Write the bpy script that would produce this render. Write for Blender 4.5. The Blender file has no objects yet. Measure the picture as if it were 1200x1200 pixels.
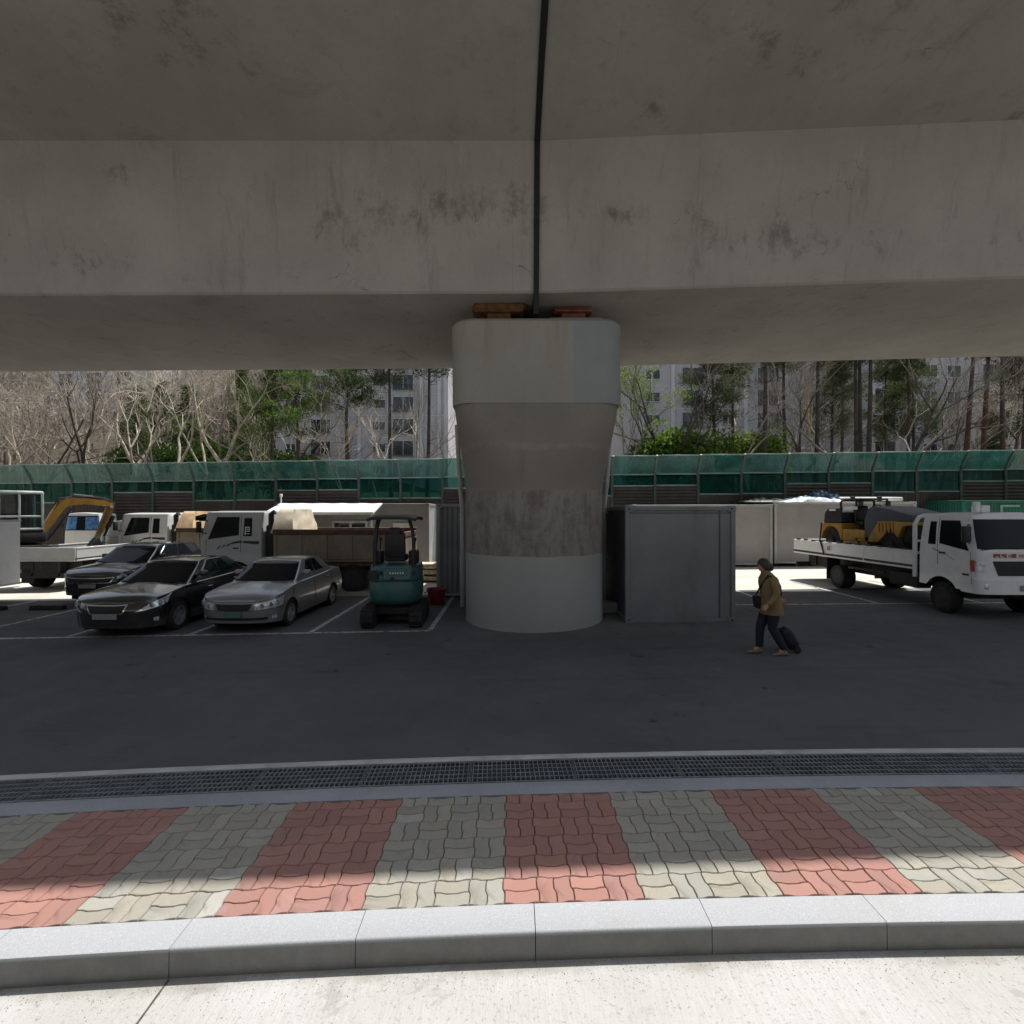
import bpy, bmesh, math, random
from mathutils import Vector, Matrix, noise
R = math.radians
PI = math.pi
scene = bpy.context.scene
COL = scene.collection
SLOPE = 0.012                      # the street climbs gently towards +X
def G(x): return SLOPE * x
def lerp(a, b, t): return a + (b - a) * t
def clamp(v, a=0.0, b=1.0): return max(a, min(b, v))
def smooth(a, b, v):
    t = clamp((v - a) / (b - a)); return t * t * (3 - 2 * t)
def curve(pts):                    # Catmull-Rom through (x, value) pairs, ascending x
    def f(x):
        if x <= pts[0][0]: return pts[0][1]
        if x >= pts[-1][0]: return pts[-1][1]
        for i in range(len(pts) - 1):
            if x <= pts[i + 1][0]: break
        x0, y0 = pts[i]; x1, y1 = pts[i + 1]
        ya = pts[i - 1] if i > 0 else (2 * x0 - x1, 2 * y0 - y1)
        yb = pts[i + 2] if i + 2 < len(pts) else (2 * x1 - x0, 2 * y1 - y0)
        h = x1 - x0; t = (x - x0) / h
        m0 = (y1 - ya[1]) / (x1 - ya[0]) * h; m1 = (yb[1] - y0) / (yb[0] - x0) * h
        t2, t3 = t * t, t * t * t
        return (2*t3 - 3*t2 + 1) * y0 + (t3 - 2*t2 + t) * m0 + (-2*t3 + 3*t2) * y1 + (t3 - t2) * m1
    return f

# ------------------------------------------------------------------ materials
def _mat(name):
    m = bpy.data.materials.new(name); m.use_nodes = True
    nt = m.node_tree; nt.nodes.clear()
    return m, nt
class N:
    """tiny node builder"""
    def __init__(s, name):
        s.m, s.nt = _mat(name)
        s.out = s.add('ShaderNodeOutputMaterial')
        s.tc = s.add('ShaderNodeTexCoord')
    def add(s, t, **kw):
        n = s.nt.nodes.new(t)
        for k, v in kw.items(): setattr(n, k, v)
        return n
    def link(s, a, b): s.nt.links.new(a, b)
    def put(s, sock, v):
        if hasattr(v, 'is_output'): s.link(v, sock)
        elif isinstance(v, (tuple, list)) and len(v) == 3 and sock.type == 'RGBA': sock.default_value = (*v, 1)
        else: sock.default_value = v
    def coords(s, scale=(1, 1, 1), loc=(0, 0, 0)):
        mp = s.add('ShaderNodeMapping'); s.link(s.tc.outputs['Object'], mp.inputs[0])
        mp.inputs['Scale'].default_value = scale; mp.inputs['Location'].default_value = loc
        return mp.outputs[0]
    def noise(s, scale=5, detail=4, rough=.55, co=None, dist=0):
        n = s.add('ShaderNodeTexNoise'); n.inputs['Scale'].default_value = scale
        n.inputs['Detail'].default_value = detail; n.inputs['Roughness'].default_value = rough
        n.inputs['Distortion'].default_value = dist
        s.link(co if co is not None else s.tc.outputs['Object'], n.inputs['Vector'])
        return n.outputs['Fac']
    def ramp(s, f, a, b, va=0.0, vb=1.0):
        n = s.add('ShaderNodeMapRange'); n.interpolation_type = 'SMOOTHSTEP'
        s.put(n.inputs['Value'], f)
        for k, v in zip(('From Min', 'From Max', 'To Min', 'To Max'), (a, b, va, vb)): n.inputs[k].default_value = v
        return n.outputs[0]
    def math(s, op, a, b=0.0):
        n = s.add('ShaderNodeMath', operation=op); s.put(n.inputs[0], a); s.put(n.inputs[1], b)
        return n.outputs[0]
    def mix(s, f, a, b, mode='MIX'):
        n = s.add('ShaderNodeMix', data_type='RGBA', blend_type=mode)
        s.put(n.inputs[0], f); s.put(n.inputs[6], a); s.put(n.inputs[7], b)
        return n.outputs[2]
    def xyz(s):
        n = s.add('ShaderNodeSeparateXYZ'); s.link(s.tc.outputs['Object'], n.inputs[0]); return n.outputs
    def bump(s, h, strength=.3, dist=.01):
        n = s.add('ShaderNodeBump'); n.inputs['Strength'].default_value = strength
        n.inputs['Distance'].default_value = dist; s.link(h, n.inputs['Height']); return n.outputs[0]
    def bsdf(s, col, rough=.6, metal=0.0, normal=None, coat=0.0, spec=.5, alpha=1.0, trans=0.0):
        b = s.add('ShaderNodeBsdfPrincipled')
        s.put(b.inputs['Base Color'], col); s.put(b.inputs['Roughness'], rough); s.put(b.inputs['Metallic'], metal)
        b.inputs['Coat Weight'].default_value = coat; b.inputs['Coat Roughness'].default_value = .05
        s.put(b.inputs['Specular IOR Level'], spec)
        if trans: b.inputs['Transmission Weight'].default_value = trans
        if normal is not None: s.link(normal, b.inputs['Normal'])
        return b.outputs[0]
    def done(s, shader):
        s.link(shader, s.out.inputs['Surface']); return s.m

def plain(name, col, rough=.6, metal=0.0, var=.25, scale=4.0, dirt=None, dirt_amt=.4, bump=0.0, coat=0.0, spec=.5):
    """a paint or a bare material with uneven tone, grime patches and, if asked, a fine relief"""
    n = N(name)
    f = n.noise(scale, 5, .6)
    c = n.mix(n.ramp(f, .3, .7), tuple(v * (1 - var) for v in col), tuple(min(1, v * (1 + var)) for v in col))
    if dirt:
        d = n.noise(scale * .7, 8, .7, n.coords((1, 1, .35), (7, 3, 1)))
        c = n.mix(n.math('MULTIPLY', n.ramp(d, .48, .7), dirt_amt), c, dirt)
    nr = n.bump(n.noise(scale * 12, 4, .6), bump, .01) if bump else None
    r = n.ramp(n.noise(scale * 2, 4), .3, .7, max(0, rough - .08), min(1, rough + .1))
    return n.done(n.bsdf(c, r, metal, nr, coat, spec))

def concrete(name, a, b, dark, streak=.5, blotch=.4, bump=.25, band=None, rough=.85, extra=None):
    n = N(name)
    c = n.mix(n.ramp(n.noise(.55, 6, .6), .32, .68), a, b)
    c = n.mix(n.math('MULTIPLY', n.ramp(n.noise(14, 5, .7), .45, .75), .22), c, tuple(v * .72 for v in a))
    # rain streaks: noise drawn out along z
    st = n.ramp(n.noise(1.0, 6, .72, n.coords((2.6, 2.6, .22))), .53, .76)
    c = n.mix(n.math('MULTIPLY', st, streak), c, dark)
    bl = n.ramp(n.noise(1.0, 8, .74, n.coords((.8, .8, .9), (3, 9, 4)), .6), .56, .74)
    if band:                       # smudges gather along a band of height
        xx, yy, z = n.xyz()
        wob = n.math('MULTIPLY', n.math('SUBTRACT', n.noise(1.1, 8, .8, None, .6), .5), 1.2)
        tot = None
        for cx, cz, rx, rz, k in band:
            dx = n.math('DIVIDE', n.math('SUBTRACT', xx, cx), rx * 1.7); dz = n.math('DIVIDE', n.math('SUBTRACT', z, cz), rz * 1.35)
            d = n.math('ADD', n.math('SQRT', n.math('ADD', n.math('MULTIPLY', dx, dx), n.math('MULTIPLY', dz, dz))), wob)
            m = n.ramp(d, .0, 1.7, k, 0)
            tot = m if tot is None else n.math('MAXIMUM', tot, m)
        mil = n.noise(1.0, 11, .80, n.coords((1.7, 1.7, 1.0), (8, 2, 6)), .15)
        val = n.math('ADD', n.math('MULTIPLY', mil, 1.15), n.math('MULTIPLY', tot, .27))
        fine = n.ramp(n.noise(1.0, 7, .85, n.coords((6, 6, 1.0), (1, 1, 1)), .5), .30, .66)
        stn = n.math('MULTIPLY', n.ramp(val, .71, .92), n.math('ADD', n.math('MULTIPLY', fine, .4), .6))
        c = n.mix(n.math('MULTIPLY', stn, .66), c, tuple(v * .62 for v in dark))
        # faint formwork seams, tie holes and fine cracks
        fx = n.math('FRACT', n.math('DIVIDE', n.math('ADD', xx, 100.0), 1.86))
        seam = n.math('MULTIPLY', n.ramp(n.math('ABSOLUTE', n.math('SUBTRACT', fx, .5)), 0, .0035, 1, 0), n.ramp(n.noise(.7, 5, .7), .42, .62))
        c = n.mix(n.math('MULTIPLY', seam, .5), c, dark)
        vor = n.add('ShaderNodeTexVoronoi', feature='DISTANCE_TO_EDGE'); vor.inputs['Scale'].default_value = .55
        wv = n.add('ShaderNodeVectorMath', operation='ADD'); n.link(n.tc.outputs['Object'], wv.inputs[0])
        nz = n.add('ShaderNodeTexNoise'); nz.inputs['Scale'].default_value = 1.6; nz.inputs['Detail'].default_value = 6; n.link(n.tc.outputs['Object'], nz.inputs['Vector']); n.link(nz.outputs['Color'], wv.inputs[1]); n.link(wv.outputs[0], vor.inputs['Vector'])
        crk = n.math('MULTIPLY', n.ramp(vor.outputs['Distance'], 0, .006, 1, 0), n.ramp(n.noise(.45, 4, .6, n.coords((1, 1, 1), (13, 7, 2))), .56, .64))
        c = n.mix(n.math('MULTIPLY', crk, .65), c, tuple(v * .6 for v in dark))
        run = n.ramp(n.noise(1.0, 5, .75, n.coords((7, 7, .12), (3, 3, 0))), .60, .74)
        c = n.mix(n.math('MULTIPLY', run, .35), c, tuple(min(1, v * 1.35) for v in b))
    c = n.mix(n.math('MULTIPLY', bl, blotch), c, dark)
    if extra: c = extra(n, c)
    pit = n.ramp(n.noise(30, 3, .6), .2, .36)
    h = n.math('ADD', n.math('MULTIPLY', n.noise(6, 6, .65), .6), n.math('MULTIPLY', pit, .5))
    return n.done(n.bsdf(c, rough, 0, n.bump(h, bump, .012), 0, .3))

MAT = {}
# ------------------------------------------------------------------ mesh builder
class MB:
    def __init__(s): s.bm = bmesh.new()
    def box(s, c, d, rot=None, bev=0.0, seg=1):
        m = Matrix.Translation(c) @ (rot.to_4x4() if rot is not None else Matrix.Identity(4)) @ Matrix.Diagonal((*d, 1))
        r = bmesh.ops.create_cube(s.bm, size=1, matrix=m)
        if bev > 0:
            es = list({e for v in r['verts'] for e in v.link_edges})
            bmesh.ops.bevel(s.bm, geom=es, offset=min(bev, min(d) * .45), segments=seg, profile=.5, affect='EDGES', clamp_overlap=True)
        return s
    def bx(s, x0, x1, y0, y1, z0, z1, bev=0.0, seg=1):
        return s.box(((x0+x1)/2, (y0+y1)/2, (z0+z1)/2), (abs(x1-x0), abs(y1-y0), abs(z1-z0)), None, bev, seg)
    def bar(s, a, b, w, h, bev=0.0):           # rectangular bar from a to b
        a, b = Vector(a), Vector(b); d = b - a
        q = d.to_track_quat('X', 'Z').to_matrix()
        return s.box((a + b) / 2, (d.length, w, h), q, bev)
    def grid(s, rows, cu=False, cv=False):
        vs = [[s.bm.verts.new(p) for p in row] for row in rows]
        nu, nv = len(vs), len(vs[0])
        for i in range(nu if cu else nu - 1):
            for j in range(nv if cv else nv - 1):
                q = [vs[i][j], vs[(i+1) % nu][j], vs[(i+1) % nu][(j+1) % nv], vs[i][(j+1) % nv]]
                try: s.bm.faces.new(q)
                except ValueError: pass
        return vs
    def tube(s, pts, rad, n=8, cap=True):
        pts = [Vector(p) for p in pts]
        if not isinstance(rad, (list, tuple)): rad = [rad] * len(pts)
        rows = []; t0 = None; ref = None
        for i, p in enumerate(pts):
            t = ((pts[min(i+1, len(pts)-1)] - pts[max(i-1, 0)])).normalized()
            if ref is None:
                ref = t.orthogonal().normalized()
            else:
                ref = (ref - t * ref.dot(t))
                ref = ref.normalized() if ref.length > 1e-6 else t.orthogonal().normalized()
            bi = t.cross(ref)
            rows.append([p + (ref * math.cos(2*PI*k/n) + bi * math.sin(2*PI*k/n)) * rad[i] for k in range(n)])
        vs = s.grid(rows, False, True)
        if cap:
            for r in (vs[0][::-1], vs[-1]):
                try: s.bm.faces.new(r)
                except ValueError: pass
        return s
    def lathe(s, prof, c=(0, 0, 0), axis='z', n=24, cap=True):   # prof: (radius, height)
        rows = []
        for r, h in prof:
            row = []
            for k in range(n):
                a = 2 * PI * k / n; x, y = r * math.cos(a), r * math.sin(a)
                p = (x, y, h) if axis == 'z' else ((x, h, y) if axis == 'y' else (h, x, y))
                row.append(Vector(c) + Vector(p))
            rows.append(row)
        vs = s.grid(rows, False, True)
        for r, (rr, _) in ((vs[0][::-1], prof[0]), (vs[-1], prof[-1])):
            if cap and rr > 1e-5:
                try: s.bm.faces.new(r)
                except ValueError: pass
        return s
    def prism(s, poly, axis, a, b, bev=0.0):
        f = {'y': lambda p, k: (p[0], k, p[1]), 'x': lambda p, k: (k, p[0], p[1]), 'z': lambda p, k: (p[0], p[1], k)}[axis]
        va = [s.bm.verts.new(f(p, a)) for p in poly]; vb = [s.bm.verts.new(f(p, b)) for p in poly]
        n = len(poly)
        fs = [s.bm.faces.new(va[::-1]), s.bm.faces.new(vb)]
        for i in range(n): fs.append(s.bm.faces.new([va[i], va[(i+1) % n], vb[(i+1) % n], vb[i]]))
        if bev > 0:
            es = list({e for v in va + vb for e in v.link_edges})
            bmesh.ops.bevel(s.bm, geom=es, offset=bev, segments=2, profile=.5, affect='EDGES', clamp_overlap=True)
        return s
    def poly(s, pts):
        s.bm.faces.new([s.bm.verts.new(p) for p in pts]); return s
    def build(s, name, mat, parent=None, ang=38, weld=True, flat=False, recalc=True):
        if weld: bmesh.ops.remove_doubles(s.bm, verts=s.bm.verts, dist=1e-5)
        if recalc: bmesh.ops.recalc_face_normals(s.bm, faces=s.bm.faces)
        me = bpy.data.meshes.new(name); s.bm.to_mesh(me); s.bm.free()
        me.materials.append(mat)
        if not flat:
            me.polygons.foreach_set('use_smooth', [True] * len(me.polygons))
            me.set_sharp_from_angle(angle=R(ang))
        o = bpy.data.objects.new(name, me); COL.objects.link(o)
        if parent is not None: o.parent = parent
        return o

def tag(o, label=None, cat=None, group=None, kind=None):
    if label: o['label'] = label
    if cat: o['category'] = cat
    if group: o['group'] = group
    if kind: o['kind'] = kind
    return o
def thing(name, label, cat, loc=(0, 0, 0), rz=0.0, group=None):
    o = bpy.data.objects.new(name, None); COL.objects.link(o)
    o.location = loc; o.rotation_euler = (0, 0, rz); o.empty_display_size = .3
    return tag(o, label, cat, group)
def part(name, parent):
    o = bpy.data.objects.new(name, None); COL.objects.link(o); o.parent = parent; o.empty_display_size = .1
    return o
def copy_tree(o, parent=None):
    c = o.copy(); COL.objects.link(c)
    if parent is not None: c.parent = parent
    for ch in list(o.children): copy_tree(ch, c)
    return c
def struct(o): o['kind'] = 'structure'; return o
# ------------------------------------------------------------------ palette
def make_mats():
    M = MAT
    rust = (.16, .08, .04)
    M['deck'] = concrete('deck_concrete', (.31, .287, .255), (.365, .342, .306), (.115, .102, .087), .4, .3, .2, [(-1.1, 8.62, 1.1, .42, .9), (-3.3, 8.35, .9, .6, .75), (-2.2, 8.2, .5, .35, .7), (-5.6, 8.7, .45, .5, .5), (-9.2, 7.5, 1.2, .3, .5), (-8.4, 9.2, .25, .4, .5), (1.5, 8.52, 1.5, .16, .6), (3.6, 8.3, .8, .3, .45), (5.1, 7.95, 1.0, .32, .8), (6.6, 7.95, .7, .3, .8), (9.2, 7.85, .9, .35, .6)])
    M['slab'] = concrete('slab_concrete', (.265, .246, .219), (.31, .29, .26), (.115, .103, .09), .3, .4, .2, [(-6, 10.2, 1.5, .12, .6), (-10.5, 10.15, 2, .1, .6), (4.5, 10.25, 2.0, .1, .5), (9, 9.98, .7, .05, .8), (2.4, 10.0, .4, .1, .5)])  # darker copy of the deck concrete: part of the underside's shade is in the colour
    def pier_paint(n, c):
        x, y, z = n.xyz()
        rough = n.noise(1.0, 10, .82, n.coords((2.2, 2.2, 1.5), (2, 2, 2)), .15)
        ver = n.noise(1.0, 6, .7, n.coords((9, 9, .8), (2, 5, 2)))
        grime = n.mix(n.ramp(n.math('ADD', n.math('MULTIPLY', rough, .75), n.math('MULTIPLY', ver, .25)), .43, .60), (.25, .232, .208), (.15, .135, .117))
        grime = n.mix(n.ramp(n.noise(1.0, 9, .85, n.coords((3.2, 3.2, 2.4), (7, 2, 9)), .3), .58, .68, 0, .7), grime, (.055, .047, .038))
        c = n.mix(n.ramp(n.math('ADD', z, n.math('MULTIPLY', n.noise(1.5, 5), .05)), 2.99, 3.0, 1, 0), c, grime)
        lip = n.math('MULTIPLY', n.ramp(z, 2.9, 2.97), n.ramp(n.math('ADD', z, n.math('MULTIPLY', n.noise(1.5, 5), .05)), 3.02, 3.05, 1, 0))
        c = n.mix(n.math('MULTIPLY', lip, .6), c, (.24, .215, .175))
        paint = n.mix(n.ramp(n.noise(.9, 5, .6), .3, .7), (.30, .305, .285), (.33, .335, .315))
        c = n.mix(n.ramp(n.math('ADD', z, n.math('MULTIPLY', n.noise(2, 6, .7), .08)), 1.60, 1.61, 1, 0), c, paint)
        # pale washed-out run across the flare
        run = n.math('MULTIPLY', n.ramp(n.math('ADD', z, n.math('MULTIPLY', n.noise(1.1, 4), .35)), 3.94, 4.02), n.ramp(n.math('ADD', z, n.math('MULTIPLY', n.noise(1.1, 4), .35)), 4.06, 4.16, 1, 0))
        gap = n.ramp(n.noise(1.0, 7, .75, n.coords((1.6, 1.6, 2.5), (5, 1, 3))), .40, .60)
        return n.mix(n.math('MULTIPLY', n.math('MULTIPLY', run, gap), .45), c, (.31, .29, .255))
    M['pier'] = concrete('pier_concrete', (.205, .185, .158), (.235, .213, .185), (.11, .095, .078), .3, .3, .22, extra=pier_paint)
    def cap_paint(n, c):
        x, y, z = n.xyz()
        c = n.mix(n.ramp(x, .74, .76), c, n.mix(n.ramp(n.noise(1.2, 5), .3, .7), (.235, .25, .24), (.26, .275, .263)))
        st = n.math('MULTIPLY', n.ramp(z, 5.3, 6.5), n.ramp(n.noise(1.0, 6, .7, n.coords((4, 4, .25), (4, 0, 0))), .5, .68))
        return n.mix(n.math('MULTIPLY', st, n.ramp(x, .5, .9, .55, .1)), c, (.21, .15, .10))
    M['cap'] = concrete('cap_concrete', (.275, .26, .215), (.305, .29, .245), (.20, .18, .145), .25, .2, .12, extra=cap_paint)
    M['rubber'] = plain('black_rubber', (.006, .006, .006), .7, 0, .3, 6, bump=.2)
    M['brg_yellow'] = plain('bearing_ochre', (.15, .07, .02), .7, 0, .4, 7, (.035, .022, .015), .9)
    M['brg_red'] = plain('bearing_red', (.20, .066, .034), .7, 0, .4, 7, (.05, .025, .018), .8)
    M['pipe'] = plain('grey_pipe', (.42, .42, .40), .5, 0, .1, 3, (.2, .17, .14), .5)
    # ground
    n = N('road_concrete')
    c = n.mix(n.ramp(n.noise(.8, 6, .6), .3, .7), (.40, .392, .375), (.475, .466, .45))
    br = n.noise(1.0, 5, .7, n.coords((64, 5, 1)))
    c = n.mix(n.ramp(br, .42, .70, 0, .42), c, (.33, .32, .30))
    c = n.mix(n.math('MULTIPLY', n.ramp(n.noise(48, 4, .75), .56, .68), .7), c, (.19, .18, .165))
    x, y, z = n.xyz()
    att = n.add('ShaderNodeAttribute', attribute_name='gutter')
    edge = n.math('ADD', att.outputs['Fac'], n.math('MULTIPLY', n.math('SUBTRACT', n.noise(2.2, 7, .7), .5), 1.1))
    c = n.mix(n.ramp(edge, .55, .95, 0, .75), c, (.25, .23, .19))
    pt = n.ramp(n.noise(1.0, 7, .75, n.coords((1.3, 2.2, 1), (.7, 3.1, 0)), .4), .57, .63)
    c = n.mix(n.math('MULTIPLY', pt, .5), c, (.27, .255, .225))
    h = n.math('ADD', n.math('MULTIPLY', br, .7), n.math('MULTIPLY', n.noise(120, 4, .7), .6))
    M['road'] = n.done(n.bsdf(c, .9, 0, n.bump(h, .55, .012), 0, .2))
    n = N('lot_asphalt')
    c = n.mix(n.ramp(n.noise(.35, 7, .65), .3, .7), (.082, .081, .081), (.112, .110, .109))
    c = n.mix(n.math('MULTIPLY', n.ramp(n.noise(140, 3, .7), .55, .7), .4), c, (.15, .145, .14))
    c = n.mix(n.math('MULTIPLY', n.ramp(n.noise(.7, 8, .7, n.coords((1, 2.5, 1), (4, 1, 0)), .5), .60, .75), .7), c, (.17, .155, .135))
    tr = n.ramp(n.noise(1.0, 5, .7, n.coords((.18, 3.2, 1), (2, 2, 0)), .3), .55, .70)
    c = n.mix(n.math('MULTIPLY', tr, .35), c, (.040, .039, .039))
    oil = n.ramp(n.noise(2.4, 3, .5, n.coords((1, 1, 1), (31, 14, 0)), .2), .70, .76)
    c = n.mix(n.math('MULTIPLY', oil, .7), c, (.018, .017, .016))
    vv = n.add('ShaderNodeTexVoronoi', feature='DISTANCE_TO_EDGE'); vv.inputs['Scale'].default_value = .38
    wv = n.add('ShaderNodeVectorMath', operation='ADD'); n.link(n.tc.outputs['Object'], wv.inputs[0]); nz = n.add('ShaderNodeTexNoise'); nz.inputs['Scale'].default_value = .9; nz.inputs['Detail'].default_value = 7; n.link(n.tc.outputs['Object'], nz.inputs['Vector']); n.link(nz.outputs['Color'], wv.inputs[1]); n.link(wv.outputs[0], vv.inputs['Vector'])
    crk = n.math('MULTIPLY', n.ramp(vv.outputs['Distance'], 0, .006, 1, 0), n.ramp(n.noise(.3, 3, .6, n.coords((1, 1, 1), (3, 17, 2))), .5, .58))
    c = n.mix(n.math('MULTIPLY', crk, .22), c, (.03, .03, .03))
    x, y, z = n.xyz()
    dx = n.math('DIVIDE', n.math('SUBTRACT', x, 1.6), 3.6); dy = n.math('DIVIDE', n.math('SUBTRACT', y, 11.2), 1.3)
    dd = n.math('ADD', n.math('SQRT', n.math('ADD', n.math('MULTIPLY', dx, dx), n.math('MULTIPLY', dy, dy))), n.math('MULTIPLY', n.math('SUBTRACT', n.noise(1.1, 8, .75, None, .6), .5), 2.2))
    c = n.mix(n.ramp(dd, .3, 1.0, .5, 0), c, (.19, .172, .148))
    c = n.mix(n.math('MULTIPLY', n.ramp(n.noise(1.3, 6, .7, n.coords((1, 1, 1), (9, 4, 0)), .4), .62, .72), .6), c, (.032, .031, .031))
    M['asphalt'] = n.done(n.bsdf(c, n.ramp(n.noise(3, 5), .3, .7, .78, .95), 0, n.bump(n.noise(160, 4, .7), .5, .008), 0, .25))
    n = N('yard_concrete')
    c = n.mix(n.ramp(n.noise(.6, 7, .65), .3, .7), (.46, .43, .375), (.58, .55, .49))
    c = n.mix(n.math('MULTIPLY', n.ramp(n.noise(1.2, 8, .7, n.coords((1, 3, 1)), .5), .55, .72), .5), c, (.24, .21, .17))
    M['yard'] = n.done(n.bsdf(c, .9, 0, n.bump(n.noise(50, 5, .7), .4, .01), 0, .2))
    n = N('kerb_granite')
    g = n.noise(160, 3, .8)
    c = n.mix(n.ramp(g, .38, .62), (.31, .315, .325), (.40, .405, .415))
    c = n.mix(n.math('MULTIPLY', n.ramp(n.noise(55, 2, .5, n.coords((1, 1, 1), (5, 5, 5))), .62, .7), .3), c, (.52, .52, .52))
    c = n.mix(n.math('MULTIPLY', n.ramp(n.noise(1.4, 7, .7), .5, .72), .35), c, (.30, .29, .26))
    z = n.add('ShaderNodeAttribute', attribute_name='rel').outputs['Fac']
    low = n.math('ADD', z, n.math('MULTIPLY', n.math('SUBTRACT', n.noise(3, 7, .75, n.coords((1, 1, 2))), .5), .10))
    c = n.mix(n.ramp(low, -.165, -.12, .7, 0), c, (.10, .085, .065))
    c = n.mix(n.ramp(z, -.028, -.006, .86, 0), c, n.mix(n.ramp(n.noise(5, 6, .7), .35, .7), (.135, .132, .115), (.18, .177, .155)))  # whole front face darkened below the arris: gutter dirt plus painted-in shade
    M['kerb'] = n.done(n.bsdf(c, .8, 0, n.bump(g, .4, .004), 0, .3))
    n = N('drain_strip_concrete')
    c = n.mix(n.ramp(n.noise(1.3, 6, .6), .3, .7), (.235, .245, .26), (.305, .315, .33))
    c = n.mix(n.ramp(n.noise(90, 3, .8), .4, .7, 0, .5), c, (.42, .43, .44))
    M['strip'] = n.done(n.bsdf(c, .85, 0, n.bump(n.noise(80, 4), .3, .005), 0, .3))
    M['strip_pale'] = plain('pale_edge_concrete', (.42, .42, .41), .85, 0, .15, 3, (.2, .19, .17), .5, .2)
    n = N('paver_block')
    att = n.add('ShaderNodeAttribute', attribute_name='tint')
    c = n.mix(n.ramp(n.noise(60, 4, .75), .35, .7, 0, .28), att.outputs['Color'], (.22, .19, .16))
    c = n.mix(n.math('MULTIPLY', n.ramp(n.noise(.9, 7, .7), .5, .75), .35), c, (.20, .17, .13))
    c = n.mix(n.math('MULTIPLY', n.ramp(n.noise(.8, 6, .7, n.coords((1, 1, 1), (6, 2, 0))), .56, .75), .3), c, (.50, .47, .40))
    M['paver'] = n.done(n.bsdf(c, .9, 0, n.bump(n.noise(120, 4, .8), .35, .004), 0, .25))
    M['joint'] = plain('paver_joint_sand', (.075, .064, .052), .95, 0, .4, 20, bump=.5)
    M['steel'] = plain('grate_galvanised', (.22, .245, .26), .5, .35, .2, 5, (.10, .08, .06), .5)
    M['pit'] = plain('drain_pit', (.032, .036, .032), .9, 0, .4, 4)
    n = N('line_paint')
    c = n.mix(n.ramp(n.noise(9, 8, .75), .46, .62), (.46, .455, .44), (.10, .098, .095))
    M['line'] = n.done(n.bsdf(c, .8))
    n = N('hill_earth')
    c = n.mix(n.ramp(n.noise(.12, 8, .7), .35, .65), (.12, .105, .085), (.085, .08, .05))
    c = n.mix(n.ramp(n.noise(1.4, 8, .75), .45, .68), c, (.21, .175, .12))
    M['hill'] = n.done(n.bsdf(c, .95, 0, n.bump(n.noise(1.2, 8, .75), 1.0, .6), 0, .1))
    M['bank'] = plain('sky_blocker_dark', (.058, .055, .042), .95, 0, .5, .6, (.11, .09, .06), .5, .9)  # for the added sky-blocking slope, dark so it returns little light
    M['ground'] = plain('far_ground', (.20, .185, .15), .95, 0, .3, .2)
    # vehicles
    def paint(name, col, rough=.22, metal=0.0, coat=.8, dust=.18, dcol=(.22, .20, .17)):
        n = N(name)
        d = n.math('MULTIPLY', n.ramp(n.noise(3, 7, .7), .35, .75), dust)
        z = n.xyz()[2]
        d = n.math('ADD', d, n.ramp(z, .15, .55, dust * 1.3, 0))
        c = n.mix(d, col, dcol)
        return n.done(n.bsdf(c, n.math('ADD', n.math('MULTIPLY', d, .8), rough), metal, None, coat))
    M['paint'] = paint
    M['black_paint'] = paint('black_car_paint', (.006, .006, .008), .12, 0, 1, .10)
    M['silver_paint'] = paint('silver_car_paint', (.25, .255, .265), .32, .55, .7, .16)
    M['navy_paint'] = paint('dark_suv_paint', (.010, .013, .022), .12, 0, 1, .10)
    M['white_paint'] = paint('white_truck_paint', (.74, .74, .73), .35, 0, .4, .18)
    M['grey_cab'] = paint('pale_grey_truck_paint', (.46, .47, .465), .4, 0, .4, .22)
    M['teal_paint'] = paint('teal_machine_paint', (.014, .095, .09), .45, 0, .2, .22)
    M['yellow_paint'] = paint('yellow_machine_paint', (.42, .215, .015), .45, 0, .25, .5, (.10, .07, .04))
    M['yellow_worn'] = paint('worn_yellow_paint', (.24, .13, .02), .55, 0, .1, .8, (.07, .05, .035))
    M['cab_frame'] = plain('pale_cab_frame', (.42, .47, .47), .5, 0, .15, 4, (.15, .14, .12), .5)
    M['glass'] = N('dark_car_glass'); g = M['glass']; M['glass'] = g.done(g.bsdf((.008, .010, .013), .04, 0, None, 0, .18))
    g = N('cab_glass'); a = g.add('ShaderNodeBsdfTransparent'); a.inputs[0].default_value = (.45, .55, .55, 1)
    gl = g.add('ShaderNodeBsdfGlossy'); gl.inputs['Roughness'].default_value = .03
    mx = g.add('ShaderNodeMixShader'); mx.inputs[0].default_value = .12; g.link(a.outputs[0], mx.inputs[1]); g.link(gl.outputs[0], mx.inputs[2])
    M['cab_glass'] = g.done(mx.outputs[0])
    M['tyre'] = plain('tyre_rubber', (.012, .012, .012), .85, 0, .3, 8, (.07, .06, .05), .5, .3)
    M['alloy'] = plain('wheel_alloy', (.40, .41, .42), .35, .7, .15, 8, (.08, .07, .06), .5)
    M['steelwheel'] = plain('painted_wheel', (.032, .032, .032), .7, .2, .3, 8, (.06, .05, .04), .6)
    M['chrome'] = plain('chrome', (.75, .76, .78), .12, 1.0, .05, 4)
    M['lamp'] = plain('headlamp_glass', (.62, .66, .70), .08, .35, .45, 22, coat=1)
    M['lamp_orange'] = plain('indicator_orange', (.42, .04, .02), .2, 0, .2, 8, coat=1)
    M['black_plastic'] = plain('black_plastic', (.012, .012, .013), .55, 0, .3, 8)
    M['chassis'] = plain('truck_chassis', (.014, .013, .013), .75, 0, .4, 4, (.05, .04, .03), .6)
    M['plate_white'] = plain('number_plate', (.22, .22, .215), .5, 0, .1, 9)
    M['plate_green'] = plain('green_plate', (.06, .14, .12), .5, 0, .2, 9)
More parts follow.
